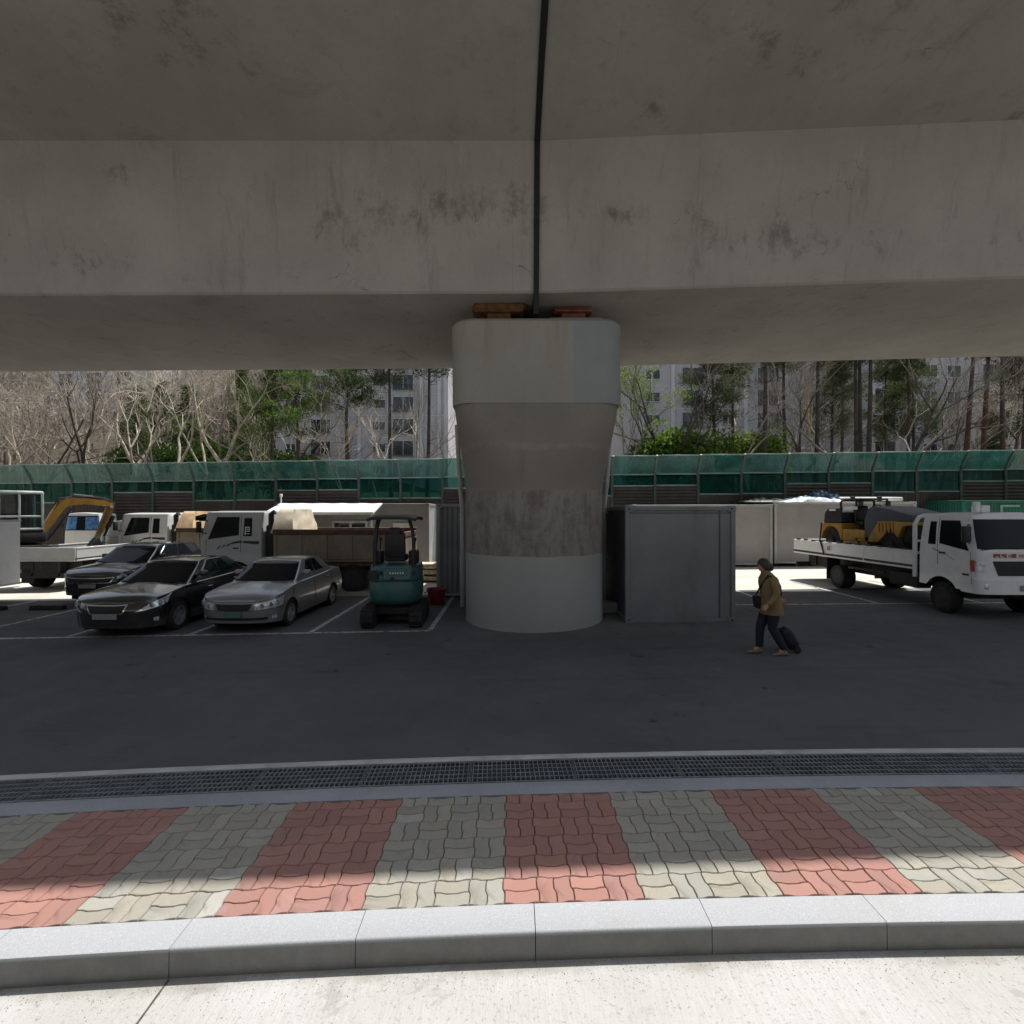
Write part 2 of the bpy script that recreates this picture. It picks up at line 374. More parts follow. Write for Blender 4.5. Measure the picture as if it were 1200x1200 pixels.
    M['bed_tan'] = plain('dump_bed_tan', (.25, .20, .145), .7, 0, .2, 2, (.09, .05, .03), .6, .2)
    M['bed_rust'] = plain('dump_bed_rust', (.10, .055, .04), .75, 0, .35, 4, (.05, .03, .02), .6)
    M['tarp_cream'] = plain('cream_tarpaulin', (.62, .55, .42), .8, 0, .12, 3, (.30, .24, .16), .5, .3)
    M['tarp_orange'] = plain('tan_tarpaulin', (.62, .44, .26), .8, 0, .15, 3, (.3, .2, .1), .5, .3)
    M['tarp_blue'] = plain('blue_tarpaulin', (.04, .07, .16), .45, 0, .3, 3)
    M['tarp_silver'] = plain('silver_tarpaulin', (.42, .46, .50), .4, .1, .3, 3)
    M['seat'] = plain('black_vinyl', (.012, .012, .013), .5, 0, .3, 8)
    M['deepgrey'] = plain('slate_cover', (.055, .060, .075), .6, 0, .2, 4)
    M['blue_glass'] = plain('blue_screen_panel', (.07, .22, .50), .2, 0, .4, 7, coat=.5)
    M['decal_dark'] = plain('decal_dark', (.03, .035, .03), .5, 0, .2, 6)
    M['decal_white'] = plain('decal_white', (.70, .70, .68), .5, 0, .05, 6)
    M['decal_red'] = plain('decal_red', (.30, .03, .03), .5, 0, .2, 12)
    M['redplastic'] = plain('red_plastic', (.22, .012, .028), .45, 0, .2, 5, (.08, .03, .03), .4)
    M['timber'] = plain('pale_timber', (.56, .48, .36), .8, 0, .3, 6, (.3, .22, .14), .5, .3)
    # site
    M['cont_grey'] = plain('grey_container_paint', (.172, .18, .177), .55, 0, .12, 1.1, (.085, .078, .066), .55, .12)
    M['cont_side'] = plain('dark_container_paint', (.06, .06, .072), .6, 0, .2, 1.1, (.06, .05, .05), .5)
    M['cont_pale'] = plain('pale_container_paint', (.30, .29, .29), .6, 0, .10, .9, (.2, .18, .16), .5, .05)
    M['cont_worn'] = plain('worn_container_paint', (.20, .205, .205), .6, 0, .2, 1, (.12, .10, .08), .6, .05)
    M['cont_green'] = plain('green_container_paint', (.015, .15, .11), .55, 0, .2, 1.5, (.05, .07, .06), .5)
    M['cont_frame'] = plain('container_frame_paint', (.40, .42, .415), .55, 0, .12, 1.5, (.2, .15, .1), .5)
    M['roof_white'] = plain('white_sheet', (.66, .67, .68), .5, 0, .08, 2, (.35, .33, .3), .5)
    M['hole'] = plain('dark_hole', (.006, .006, .006), .9)
    M['block'] = concrete('block_concrete', (.24, .225, .20), (.30, .28, .25), (.12, .11, .09))
    M['bar_post'] = plain('barrier_post', (.085, .115, .11), .5, .2, .2, 3, (.05, .05, .05), .4)
    M['bar_rail'] = plain('barrier_rail', (.26, .35, .33), .5, .2, .15, 3)
    M['louver'] = plain('barrier_louver', (.10, .085, .080), .6, .1, .2, 2, (.05, .045, .04), .4)
    def tint(name, tr, df, k):
        n = N(name)
        t = n.add('ShaderNodeBsdfTransparent'); t.inputs[0].default_value = (*tr, 1)
        c = n.mix(n.ramp(n.noise(1.4, 7, .7, n.coords((1, 1, 1))), .35, .7), tuple(v * .6 for v in df), tuple(v * 1.3 for v in df))
        d = n.add('ShaderNodeBsdfDiffuse'); n.put(d.inputs[0], c)
        l = n.add('ShaderNodeBsdfTranslucent'); n.put(l.inputs[0], c)
        m1 = n.add('ShaderNodeMixShader'); m1.inputs[0].default_value = .6; n.link(d.outputs[0], m1.inputs[1]); n.link(l.outputs[0], m1.inputs[2])
        m2 = n.add('ShaderNodeMixShader'); m2.inputs[0].default_value = k; n.link(t.outputs[0], m2.inputs[1]); n.link(m1.outputs[0], m2.inputs[2])
        gl = n.add('ShaderNodeBsdfGlossy'); gl.inputs['Roughness'].default_value = .06
        lw = n.add('ShaderNodeLayerWeight'); lw.inputs[0].default_value = .25
        m3 = n.add('ShaderNodeMixShader'); n.link(n.math('MULTIPLY', lw.outputs['Facing'], .22), m3.inputs[0]); n.link(m2.outputs[0], m3.inputs[1]); n.link(gl.outputs[0], m3.inputs[2])
        return n.done(m3.outputs[0])
    M['bar_green'] = tint('green_barrier_sheet', (.46, .62, .57), (.045, .125, .115), .28)
    M['bar_glass'] = tint('teal_barrier_glass', (.30, .54, .50), (.015, .065, .062), .30)
    M['wall'] = plain('apartment_wall', (.50, .485, .49), .8, 0, .08, .3, (.24, .23, .23), .5)
    M['wall_pale'] = plain('apartment_gable', (.64, .63, .63), .8, 0, .07, .3, (.35, .33, .33), .4)
    M['win_frame'] = plain('window_frame', (.55, .56, .56), .5)
    M['win_glass'] = plain('window_glass', (.025, .035, .045), .08, 0, .3, .8)
    M['rail'] = plain('balcony_rail', (.05, .07, .07), .5)
    # plants
    def leaf(name, a, b, k=.45):
        n = N(name)
        g = n.add('ShaderNodeNewGeometry')
        f = n.math('ADD', n.math('MULTIPLY', g.outputs['Random Per Island'], .7), n.math('MULTIPLY', n.noise(.8, 3), .3))
        c = n.mix(f, a, b)
        d = n.add('ShaderNodeBsdfDiffuse'); n.put(d.inputs[0], c)
        l = n.add('ShaderNodeBsdfTranslucent'); n.put(l.inputs[0], n.mix(.5, c, b))
        m = n.add('ShaderNodeMixShader'); m.inputs[0].default_value = k; n.link(d.outputs[0], m.inputs[1]); n.link(l.outputs[0], m.inputs[2])
        return n.done(m.outputs[0])
    M['needle'] = leaf('pine_needles', (.035, .065, .025), (.12, .175, .05), .4)
    M['needle_light'] = leaf('light_pine_needles', (.05, .095, .03), (.16, .23, .06), .45)
    M['needle_grey'] = leaf('dull_needles', (.04, .055, .03), (.12, .14, .065), .4)
    M['leaf_bright'] = leaf('bright_leaves', (.05, .11, .018), (.20, .30, .05), .5)
    M['leaf_dark'] = leaf('dark_leaves', (.018, .036, .012), (.06, .10, .025), .35)
    M['leaf_spring'] = leaf('spring_leaves', (.09, .14, .035), (.22, .28, .08), .5)
    M['leaf_brown'] = leaf('dry_brown_leaves', (.215, .185, .15), (.45, .405, .34), .3)
    M['bark_red'] = plain('pine_bark', (.105, .060, .042), .9, 0, .35, 3, (.04, .03, .025), .7, .8)
    M['bark_dark'] = plain('dark_bark', (.075, .062, .052), .9, 0, .35, 3, (.03, .026, .022), .6, .8)
    M['bark_pale'] = plain('pale_bark', (.52, .45, .34), .85, 0, .3, 3, (.14, .11, .08), .6, .5)
    M['bark_grey'] = plain('grey_bark', (.27, .225, .175), .9, 0, .3, 3, (.08, .07, .06), .6, .5)
    # person
    M['skin'] = plain('skin', (.42, .25, .17), .5, 0, .08, 12)
    M['coat'] = plain('mustard_wool', (.19, .125, .055), .9, 0, .15, 14, bump=.3)
    M['trousers'] = plain('navy_trousers', (.013, .014, .022), .85, 0, .2, 10, bump=.2)
    M['shoe'] = plain('tan_shoes', (.19, .14, .10), .6, 0, .2, 14)
    M['hair'] = plain('dark_hair', (.022, .015, .011), .5, 0, .3, 30, bump=.4)
    M['bagcloth'] = plain('black_bag_cloth', (.011, .011, .014), .75, 0, .3, 8, bump=.2)
make_mats()
# ------------------------------------------------------------------ the bending street
def C(x):
    q = max(-13.0, min(13.0, x)); base = .032 * q - .0052 * q * q
    return base + (x - q) * (.032 - .0104 * q)
XS = [-70, -55, -42, -32, -25, -20] + [-16 + .5 * i for i in range(65)] + [20, 25, 32, 42, 55, 70]
def ribbon(name, y0, y1, z, mat, ny=1, attr=None):
    mb = MB(); rows = []
    f0 = y0 if callable(y0) else (lambda x: y0 + C(x)); f1 = y1 if callable(y1) else (lambda x: y1 + C(x))
    for x in XS:
        rows.append([(x, lerp(f0(x), f1(x), j / ny), z + G(x)) for j in range(ny + 1)])
    mb.grid(rows)
    o = mb.build(name, mat, None, flat=True, recalc=False)
    if o.data.polygons and o.data.polygons[0].normal.z < 0: o.data.flip_normals()
    if attr:
        a = o.data.attributes.new(attr, 'FLOAT', 'POINT')
        for i, v in enumerate(o.data.vertices):
            a.data[i].value = smooth(2.72, 3.08, v.co.y - C(v.co.x))
    return struct(o)
ribbon('road', lambda x: -11.0, 3.075, -.168, MAT['road'], 110, 'gutter')
ribbon('paving_bed', 3.24, 4.54, -.014, MAT['joint'])
for i, (a, b) in enumerate(((4.53, 4.735), (5.165, 5.265))):
    mb = MB(); rows = []
    for x in XS:
        y0, y1 = a + C(x), b + C(x); z = .003 + G(x)
        rows.append([(x, y0, z - .3), (x, y0, z - .004), (x, y0 + .006, z), (x, y1 - .006, z), (x, y1, z - .004), (x, y1, z - .3)])
    mb.grid(rows); struct(mb.build('drain_edge', MAT['strip' if i == 0 else 'strip_pale']))
ribbon('drain_channel', 4.70, 5.20, -.20, MAT['pit'])
ribbon('parking_ground', 5.26, lambda x: 15.7 + .02 * x, 0.0, MAT['asphalt'], 6)
ribbon('yard_pavement', lambda x: 15.69 + .02 * x, lambda x: 27.5, -.004, MAT['yard'], 4)
# verge and land all round, one sheet to the horizon
mb = MB(); rows = []
for x in (-700, -300, -140, -71): rows.append([(x, y, -.45 + SLOPE * max(x, -100)) for y in (-700, -200, 0, 120, 900)])
for x in (71, 140, 300, 700): rows.append([(x, y, -.45 + SLOPE * min(x, 100)) for y in (-700, -200, 0, 120, 900)])
mb.grid(rows); struct(mb.build('ground', MAT['ground'], None, flat=True))
ribbon('far_verge', lambda x: -60.0, lambda x: -10.9, -.30, MAT['ground'])

# kerb: granite stones butted along the bend
mb = MB(); pitch = 1.06; x = -16.0 + .24
while x < 17:
    x0, x1 = x + .0025, x + pitch - .0025
    for e0, e1 in ((x0, (x0 + x1) / 2), ((x0 + x1) / 2, x1)): pass
    rows = []
    for k in range(5):
        xx = lerp(x0, x1, k / 4); y0 = 3.04 + C(xx); y1 = 3.262 + C(xx); z = G(xx); j = .002 * math.sin(x * 5)
        rows.append([(xx, y0 - .006, z - .30), (xx, y0, z - .012), (xx, y0 + .0035, z - .0035), (xx, y0 + .012, z + .001 + j), (xx, y1 - .004, z + .002 + j), (xx, y1, z - .003), (xx, y1, z - .30)])
    vs = mb.grid(rows)
    mb.bm.faces.new(vs[0]); mb.bm.faces.new(vs[-1][::-1])
    x += pitch
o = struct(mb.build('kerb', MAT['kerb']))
a = o.data.attributes.new('rel', 'FLOAT', 'POINT')
for i, v in enumerate(o.data.vertices): a.data[i].value = v.co.z - G(v.co.x)
# saw-cut in the road slab
mb = MB()
for (xa, xb) in ((-2.06, -1.98), (5.9, 5.98)):
    mb.grid([[(lerp(xa + .22, xb, k / 12), lerp(-8, 3.03 + C(xb), k / 12), -.165 + G(xb)), (lerp(xa + .22, xb, k / 12) + .012, lerp(-8, 3.03 + C(xb), k / 12), -.165 + G(xb))] for k in range(13)])
struct(mb.build('road_joint', MAT['joint'], None, flat=True))

# wavy interlocking pavers, two by two in a basket weave
rng = random.Random(4)
P = .2265
def zig(t): return clamp(2.1 * math.sin(2 * PI * t), -1, 1)
def warp(u, v): return u + .0072 * zig(v / P), v - .0066 * zig(u / P)
mb = MB(); lay = mb.bm.loops.layers.float_color.new('tint')
RED, BEIGE = (.34, .175, .145), (.315, .30, .25)
def stripe(u): return 1 if math.floor((u + .055) / (4 * P)) % 2 == 0 else 0
def paver(u0, u1, v0, v1):
    v1 = min(v1, 1.262); 
    if v1 - v0 < .03: return
    red = stripe((u0 + u1) / 2); base = RED if red else BEIGE
    k = rng.uniform(.90, 1.09); h = rng.uniform(-.035, .035)
    col = tuple(clamp(c * k * (1 + h * s)) for c, s in zip(base, (1, 0, -1)))
    if not red and rng.random() < .05: col = tuple(c * 1.05 for c in (.36, .35, .31))
    j = .0022; n = 10
    ring = [(lerp(u0+j, u1-j, i/n), v0+j) for i in range(n)] + [(u1-j, lerp(v0+j, v1-j, i/n)) for i in range(n)] + \
           [(lerp(u1-j, u0+j, i/n), v1-j) for i in range(n)] + [(u0+j, lerp(v1-j, v0+j, i/n)) for i in range(n)]
    cu, cv = (u0+u1)/2, (v0+v1)/2; dz = rng.uniform(-.0016, .0016); tx, ty = rng.uniform(-.006, .006), rng.uniform(-.006, .006)
    loops = []
    for ins, z in ((0, -.02), (0, -.006), (.0045, 0)):
        row = []
        for (a, b) in ring:
            a2 = a - math.copysign(min(ins, abs(a - cu)), a - cu) if ins else a; b2 = b - math.copysign(min(ins, abs(b - cv)), b - cv) if ins else b
            p, q = warp(a2, b2)
            row.append(mb.bm.verts.new((p, q + 3.266 + C(p), z + dz + tx*(a-cu) + ty*(b-cv) + G(p))))
        loops.append(row)
    fs = []
    m = len(ring)
    for L in range(2):
        for i in range(m): fs.append(mb.bm.faces.new([loops[L][i], loops[L][(i+1) % m], loops[L+1][(i+1) % m], loops[L+1][i]]))
    fs.append(mb.bm.faces.new(loops[2]))
    for f in fs:
        for l in f.loops: l[lay] = (*col, 1)
for i in range(-52, 54):
    for jj in range(6):
        u, v = i * P - .055, jj * P
        if (i + jj) % 2: paver(u, u + P/2, v, v + P); paver(u + P/2, u + P, v, v + P)
        else: paver(u, u + P, v, v + P/2); paver(u, u + P, v + P/2, v + P)
struct(mb.build('pavement', MAT['paver'], None, 50, weld=False))

# grit, leaf scraps and stones swept against the kerb and over the walk
rg = random.Random(9); mb = MB()
def bit(x, y, z, s):
    a = rg.uniform(0, 6.3); q = [Vector((x + s * math.cos(a + k * 2.1) * rg.uniform(.5, 1.1), y + s * math.sin(a + k * 2.1) * rg.uniform(.5, 1.1), z)) for k in range(3)]
    t = Vector((x, y, z + s * rg.uniform(.25, .7))); v = [mb.bm.verts.new(p) for p in q + [t]]
    for f in ((0, 1, 3), (1, 2, 3), (2, 0, 3)): mb.bm.faces.new([v[i] for i in f])
for _ in range(1500):
    x = rg.uniform(-6, 6); k = abs(rg.gauss(0, .10)); bit(x, 3.03 - k + C(x), -.167 + G(x), rg.uniform(.002, .006))
for _ in range(420):
    x = rg.uniform(-6, 6); bit(x, rg.uniform(1.9, 3.0) + C(x), -.167 + G(x), rg.uniform(.0015, .005))
for _ in range(420):
    x = rg.uniform(-6, 6); bit(x, 3.27 + rg.random() ** 2 * 1.2 + C(x), .001 + G(x), rg.uniform(.0015, .0045))
for _ in range(500):
    x = rg.uniform(-9, 9); bit(x, rg.uniform(5.3, 11), .0 + G(x), rg.uniform(.003, .009))
tag(mb.build('grit', plain('grit_stone', (.20, .17, .135), .9, 0, .5, 40), None, flat=True, weld=False, recalc=False), 'loose grit and leaf scraps along the kerb and over the ground', 'grit', None, 'stuff')

# steel grates over the drain, one metre each
def grate_mesh():
    mb = MB(); w, d = .494, .205
    for k in range(22): mb.bx(-w + .02 + k * .0453 - .004, -w + .02 + k * .0453 + .004, -d, d, -.035, 0)
    for k in range(6): mb.bx(-w, w, -d + .012 + k * .0763 - .0055, -d + .012 + k * .0763 + .0055, -.012, .002)
    for s in (-1, 1):
        mb.bx(-w - .003, w + .003, s * d - .004, s * d + .004, -.04, .003); mb.bx(s * w - .0025, s * w + .0025, -d, d, -.04, .002)
    return mb
g0 = None
for k in range(-10, 11):
    x = k * 1.0 + .1
    if g0 is None: o = g0 = grate_mesh().build('drain_grate', MAT['steel'], flat=True)
    else: o = g0.copy(); COL.objects.link(o)
    o.location = (x, 4.95 + C(x), G(x)); o.rotation_euler = (0, -math.atan(SLOPE), math.atan(.032 - .0104 * x))
    tag(o, 'steel mesh grate lying in the drain trench between the brick pavement and the dark lot', 'drain grate', 'grates over the drain trench')

# painted bays
mb = MB()
def strip(xa, ya, xb, yb, w=.11):
    d = Vector((xb - xa, yb - ya)).normalized(); nx, ny = -d.y * w / 2, d.x * w / 2
    n = 8
    mb.grid([[(lerp(xa, xb, k/n) + s*nx, lerp(ya, yb, k/n) + s*ny, .004 + G(lerp(xa, xb, k/n))) for s in (-1, 1)] for k in range(n + 1)])
strip(-22, 10.30, -1.72, 10.86)
for xb in (-1.75, -4.27, -6.78, -9.3, -11.8, -14.3, -16.8): strip(xb, 10.93 + .028 * (xb + 1.75), xb, 15.5)
strip(5.0, 13.42, 18, 13.1)
for xb in (6.85, 9.55, 12.2, 14.8): strip(xb, 13.3, xb + .1, 17.6)
struct(mb.build('parking_lines', MAT['line'], None, flat=True))

# hillside behind the barrier
def hill(x, y):
    a = smooth(25.8, 34, y) * 3.2 + smooth(44, 75, y) * 2.8
    left = smooth(-6, -34, x)
    a += left * smooth(34, 130, y) * 24 + smooth(75, 190, y) * 32
    return a + G(max(-60, min(60, x))) + noise.noise(Vector((x * .08, y * .08, 3))) * 1.2 * smooth(28, 40, y)
mb = MB()
ys = [26.5, 28, 30, 32, 35, 38, 42, 46, 50, 55, 60, 66, 72, 80, 90, 100, 115, 130, 150, 175, 200, 240]
mb.grid([[(x, y, hill(x, y) - .15) for y in ys] for x in [-230 + 6 * i for i in range(78)]])
struct(mb.build('hillside', MAT['hill'], None, 80))

# unseen slope added behind the viewer to block sky light; also reflected in glass
mb = MB()
mb.grid([[(x, y, z + 2.2 * noise.noise(Vector((x * .12, y * .2, 8))) * (1 if z > 1 else 0) + G(x * .5)) for y, z in ((-10.4, -.25), (-12.5, .5), (-15, 4.5), (-18, 10), (-22, 16), (-28, 21), (-40, 25))] for x in [-90 + 5 * i for i in range(37)]])
struct(mb.build('sky_blocking_bank', MAT['bank'], None, 80))

# ------------------------------------------------------------------ viaduct
def span(label, sgn, yaw):
    root = thing('viaduct_span', label, 'viaduct', (.5, 10.62, 0), R(yaw))
    xs = [sgn * v for v in (.045, .5, 2, 4, 6, 8, 10, 12, 15, 20, 26, 34, 46)]
    def ext(name, prof, mat, closed=True, x0=None):
        mb = MB(); rows = [[(x, y - 10.62 + (max(0, x) * .076 if y < 8.3 else 0), z + SLOPE * x) for y, z in prof] for x in (x0 or xs)]
        vs = mb.grid(rows, False, closed)
        if closed: mb.bm.faces.new(vs[0]); mb.bm.faces.new(vs[-1][::-1])
        return mb.build(name, mat, root, 14)
    ext('box_girder', [(10.62, 7.09), (10.66, 7.05), (16.16, 7.05), (16.2, 7.09), (16.62, 9.90), (16.62, 10.1), (10.20, 10.1), (10.20, 9.90)], MAT['deck'])
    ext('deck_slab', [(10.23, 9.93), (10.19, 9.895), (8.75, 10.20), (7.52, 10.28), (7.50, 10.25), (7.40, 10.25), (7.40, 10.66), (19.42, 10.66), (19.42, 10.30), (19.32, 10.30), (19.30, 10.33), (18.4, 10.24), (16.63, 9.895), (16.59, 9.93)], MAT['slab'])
    for y0, y1 in ((7.40, 7.66), (19.16, 19.42)):
        ext('parapet', [(y0, 10.655), (y0, 11.75), (y1, 11.75), (y1, 10.655)], MAT['deck'])
    return root
span('western concrete box girder span, running left from the pier under its soot-streaked web', -1, 1.0)
span('eastern concrete box girder span, running right from the pier with smudges low on its web', 1, -2.5)
mb = MB()                                    # the dark strip sealing the gap
prof = [(7.5, 10.5), (7.5, 10.23), (8.75, 10.16), (10.155, 9.85), (10.56, 7.06), (10.62, 6.62), (16.1, 6.62), (16.1, 10.5)]
mb.prism([(y, z) for y, z in prof], 'x', .446, .556)
tag(mb.build('expansion_joint_seal', MAT['rubber']), 'black rubber strip closing the gap between the two concrete spans above the pier', 'joint seal')

PX = .52
root = thing('bridge_pier', 'thick round concrete pier with a flared neck and a squared pale cap', 'bridge pier', (PX, 12.16, G(PX)))
def rr(a, yf, yb, r, n=14):
    """rounded rectangle, seen from above; y measured from the pier's own origin"""
    p = []
    for cx, cy, a0 in ((a - r, yb - r, 0), (-a + r, yb - r, 90), (-a + r, yf + r, 180), (a - r, yf + r, 270)):
        for k in range(n + 1):
            t = R(a0 + 90 * k / n); p.append((cx + r * math.cos(t), cy + r * math.sin(t)))
    return p
mb = MB(); rows = []
prof = [-.3, 0, .5, 1.0, 1.5, 2.0, 2.5, 2.93, 2.96] + [2.96 + 1.80 * k / 10 for k in range(1, 11)]
for z in prof:
    t = clamp((z - 2.96) / 1.80)
    a = 1.605 + .155 * t ** 1.1; r = lerp(1.604, .55, smooth(0, 1, t))
    if z < 2.95: a += .006; r += .006
    rows.append([(x, y, z) for x, y in rr(a, -1.60 - .0 * t, 4.1, r)])
vs = mb.grid(rows, False, True); mb.bm.faces.new(vs[-1])
mb.build('shaft', MAT['pier'], root, 22)
mb = MB(); rows = []
for z, a, yf in ((4.74, 1.76, -1.58), (4.745, 1.79, -1.61), (4.80, 1.795, -1.615), (6.43, 1.81, -1.62), (6.50, 1.76, -1.56), (6.53, 1.64, -1.48)):
    rows.append([(x, y, z) for x, y in rr(a, yf, 4.1 - (1.81 - a), .50 - (1.81 - a) * .5)])
vs = mb.grid(rows, False, True); mb.bm.faces.new(vs[-1]); mb.bm.faces.new(vs[0][::-1])
mb.build('cap', MAT['cap'], root, 30)
for sx, m, lab, ped in ((-.82, 'brg_yellow', 'ochre yellow steel bearing on the left half of the pier cap', .30), (.80, 'brg_red', 'rusty red steel bearing on the right half of the pier cap', .44)):
    b = thing('bridge_bearing', lab, 'bridge bearing', (PX + sx + .02, 11.45, 6.53 + G(PX)), 0, 'bearings between cap and girder')
    MB().bx(-.55 if sx > 0 else -.34, .62 if sx > 0 else .30, -.45, .45, -.01, .12 if sx < 0 else .15, .02).build('plinth', MAT['cap'], b)
    mb = MB(); z0 = .15
    mb.bx(-.26, .26, -.3, .3, z0, .30, .01)
    mb.build('pot', MAT[m], b)
    mb = MB(); w = .53 if sx < 0 else .40
    mb.bx(-w, w, -.38, .38, .30, .35, .006)
    if sx < 0: mb.bx(-w, w, -.39, -.34, .35, .46, .006); mb.bx(-w - .06, -w + .05, -.35, .35, .36, .43, .006); mb.bx(w - .05, w + .06, -.35, .35, .36, .43, .006)
    mb.build('sliding_plate', MAT[m], b)
    MB().bx(-w - .02, w + .02, -.33 if sx < 0 else -.12, .42, .352, .517, .006).build('top_plate', MAT[m], b)
for lab, xb, xt in (('left', -1.30, -1.42), ('right', 2.42, 2.55)):
    p = thing('drainpipe', 'pale plastic downpipe strapped to the %s flank of the pier' % lab, 'drainpipe', (xb, 13.45, G(xb)), 0, 'downpipes on the pier')
    d = xt - xb
    MB().tube([(0, 0, .02), (0, 0, 2.6), (d * .5, 0, 3.2), (d, 0, 4.2), (d * 1.2, 0, 4.8)], .062, 12).build('pipe', MAT['pipe'], p)
    for z in (1.3, 2.45, 3.3):
        k = clamp((z - 2.6) / 1.6)
        MB().lathe([(.062, -.03), (.078, -.03), (.078, .03), (.062, .03)], (d * k, 0, z), 'z', 12).bx(d*k - (.03 if xb > 0 else -.03) - .12, d*k - (.03 if xb > 0 else -.03) + .12, -.02, .02, z - .02, z + .02).build('bracket', MAT['pipe'], p)

# ------------------------------------------------------------------ noise barrier
br = thing('noise_barrier', 'long road noise barrier with leaning green sheets over louvred panels', 'noise barrier', (0, 24.2, 0), math.atan(-.028))
def bz(x): return G(x)
for k in range(-17, 18):
    x = k * 2.0 + .7; z = bz(x)
    MB().bx(x - .055, x + .055, -.06, .09, z, z + 4.22, .008).bar((x, 0, z + 4.18), (x, -.46, z + 5.03), .10, .11, .008).build('post', MAT['bar_post'], br)
for k in range(-17, 17):
    x0, x1 = k * 2.0 + .7 + .055, k * 2.0 + 2.7 - .055; z0, z1 = bz(x0), bz(x1); z = z0
    tall = (k // 2) % 2 == (0)
    zb = 3.23 if tall else 3.67
    n = 4; rows = []
    for xx in (x0, (x0 + x1) / 2, x1):
        rows.append([(xx, -.02 - .46 * (t ** 1.25), z + 4.22 + .80 * t) for t in [i / n for i in range(n + 1)]])
    mb = MB(); mb.grid(rows); rows2 = [[(a, b + .012, c) for a, b, c in r] for r in rows]; mb.grid(rows2)
    mb.build('green_sheet', MAT['bar_green'], br, 60)
    MB().bx(x0, x1, .004, .016, z + zb + .03, z + 4.17).build('glass_panel', MAT['bar_glass'], br)
    MB().bx(x0, x1, -.03, .045, z + 4.17, z + 4.225, .006).bx(x0, x1, -.03, .045, z + zb - .03, z + zb + .03, .006).bar((x0, -.475, z + 5.02), (x1, -.475, z + 5.02), .05, .05, .006).build('rail', MAT['bar_rail'], br)
    mb = MB()
    if tall:
        m = 26
        for i in range(m):
            xa = lerp(x0, x1, i / m); xb = lerp(x0, x1, (i + .62) / m); mb.bx(xa, xb, -.015, .02, z - .2, z + zb - .032)
        mb.bx(x0, x1, .021, .05, z - .2, z + zb - .034)
        mb.build('ribbed_panel', MAT['louver'], br, flat=True)
    else:
        zz = z - .1
        while zz < z + zb - .2:
            mb.box(((x0+x1)/2, 0, zz + .07), (x1 - x0, .02, .13), Matrix.Rotation(R(-28), 3, 'X')); zz += .155
        mb.bx(x0, x1, .045, .07, z - .2, z + zb - .034)
        mb.build('louver_panel', MAT['louver'], br, flat=True)
# ------------------------------------------------------------------ shells: car bodies and cabs
class Shell:
    """a skin over a rounded plan outline; u in [-3,3] runs round it (0 nose, 1 front corner, 2 rear corner, 3 tail), t goes up"""
    def __init__(s, low, high, zlo, zhi, inset=None, bulge=0.0, crown=.05):
        s.low, s.high, s.zlo, s.zhi, s.inset, s.bulge, s.crown = low, high, zlo, zhi, inset, bulge, crown
    def P(s, u, t):
        xf, xr, w, Df, Dr, n = (lerp(a, b, t) for a, b in zip(s.low, s.high)); a = abs(u); e = 2.0 / n
        if a <= 1:
            th = a * PI / 2; y = w * math.sin(th) ** e; x = xf - Df + Df * max(0, math.cos(th)) ** e
        elif a <= 2: x = lerp(xf - Df, xr + Dr, a - 1); y = w
        else:
            th = (3 - a) * PI / 2; y = w * max(0, math.sin(th)) ** e; x = xr + Dr - Dr * max(0, math.cos(th)) ** e
        z = s.zlo(x) + (s.zhi(x) - s.zlo(x)) * t
        if s.inset:
            wi, fi = s.inset(z); y *= (w - wi) / w; xm = (xf + xr) / 2; x = xm + (x - xm) * (1 - fi / ((xf - xr) / 2))
        y *= 1 + s.bulge * math.sin(PI * t)
        return Vector((x, y if u >= 0 else -y, z))
    def mesh(s, nt=10, na=10, ns=60, top=True, M=8):
        us = [i / na for i in range(na)] + [1 + i / ns for i in range(ns)] + [2 + i / na for i in range(na + 1)]
        mb = MB()
        for sg in (1, -1):
            mb.grid([[s.P(sg * max(u, 1e-6), k / nt) for k in range(nt + 1)] for u in us])
        if top:
            rows = []
            wm = s.high[2]
            for u in us:
                p = s.P(u, 1); row = []
                for k in range(M + 1):
                    f = 1 - 2 * k / M; row.append(Vector((p.x, p.y * f, p.z + s.crown * (p.y / wm) ** 1.0 * (1 - f * f))))
                rows.append(row)
            mb.grid(rows)
        return mb
    def patch(s, quad, off=.005, nu=8, nt=4, mb=None, thick=0.0):
        """a thin plate lying on the skin; quad = four (u,t): two at the bottom then two at the top"""
        (u0, t0), (u1, t1), (u2, t2), (u3, t3) = quad
        mb = mb or MB(); rows = []; back = []
        c = Vector(((s.low[0] + s.low[1]) / 2, 0, 0))
        for i in range(nu + 1):
            row = []; rb = []
            for k in range(nt + 1):
                f, g = i / nu, k / nt
                u = lerp(lerp(u0, u1, f), lerp(u3, u2, f), g); t = lerp(lerp(t0, t1, f), lerp(t3, t2, f), g)
                p = s.P(u, t); h = 1e-3
                du = s.P(u + h, t) - s.P(u - h, t); dt = s.P(u, min(1, t + h)) - s.P(u, max(0, t - h))
                nrm = du.cross(dt)
                if nrm.length < 1e-12: nrm = Vector((0, 0, 1))
                nrm.normalize(); out = Vector((p.x - c.x, p.y, 0))
                if nrm.dot(out) < 0: nrm = -nrm
                row.append(p + nrm * off); rb.append(p - nrm * .012)
            rows.append(row); back.append(rb)
        mb.grid(rows)
        ringf = [r[0] for r in rows] + rows[-1][1:] + [r[-1] for r in rows[-2::-1]] + rows[0][-2:0:-1]
        ringb = [r[0] for r in back] + back[-1][1:] + [r[-1] for r in back[-2::-1]] + back[0][-2:0:-1]
        mb.grid([ringf, ringb], False, True)
        return mb

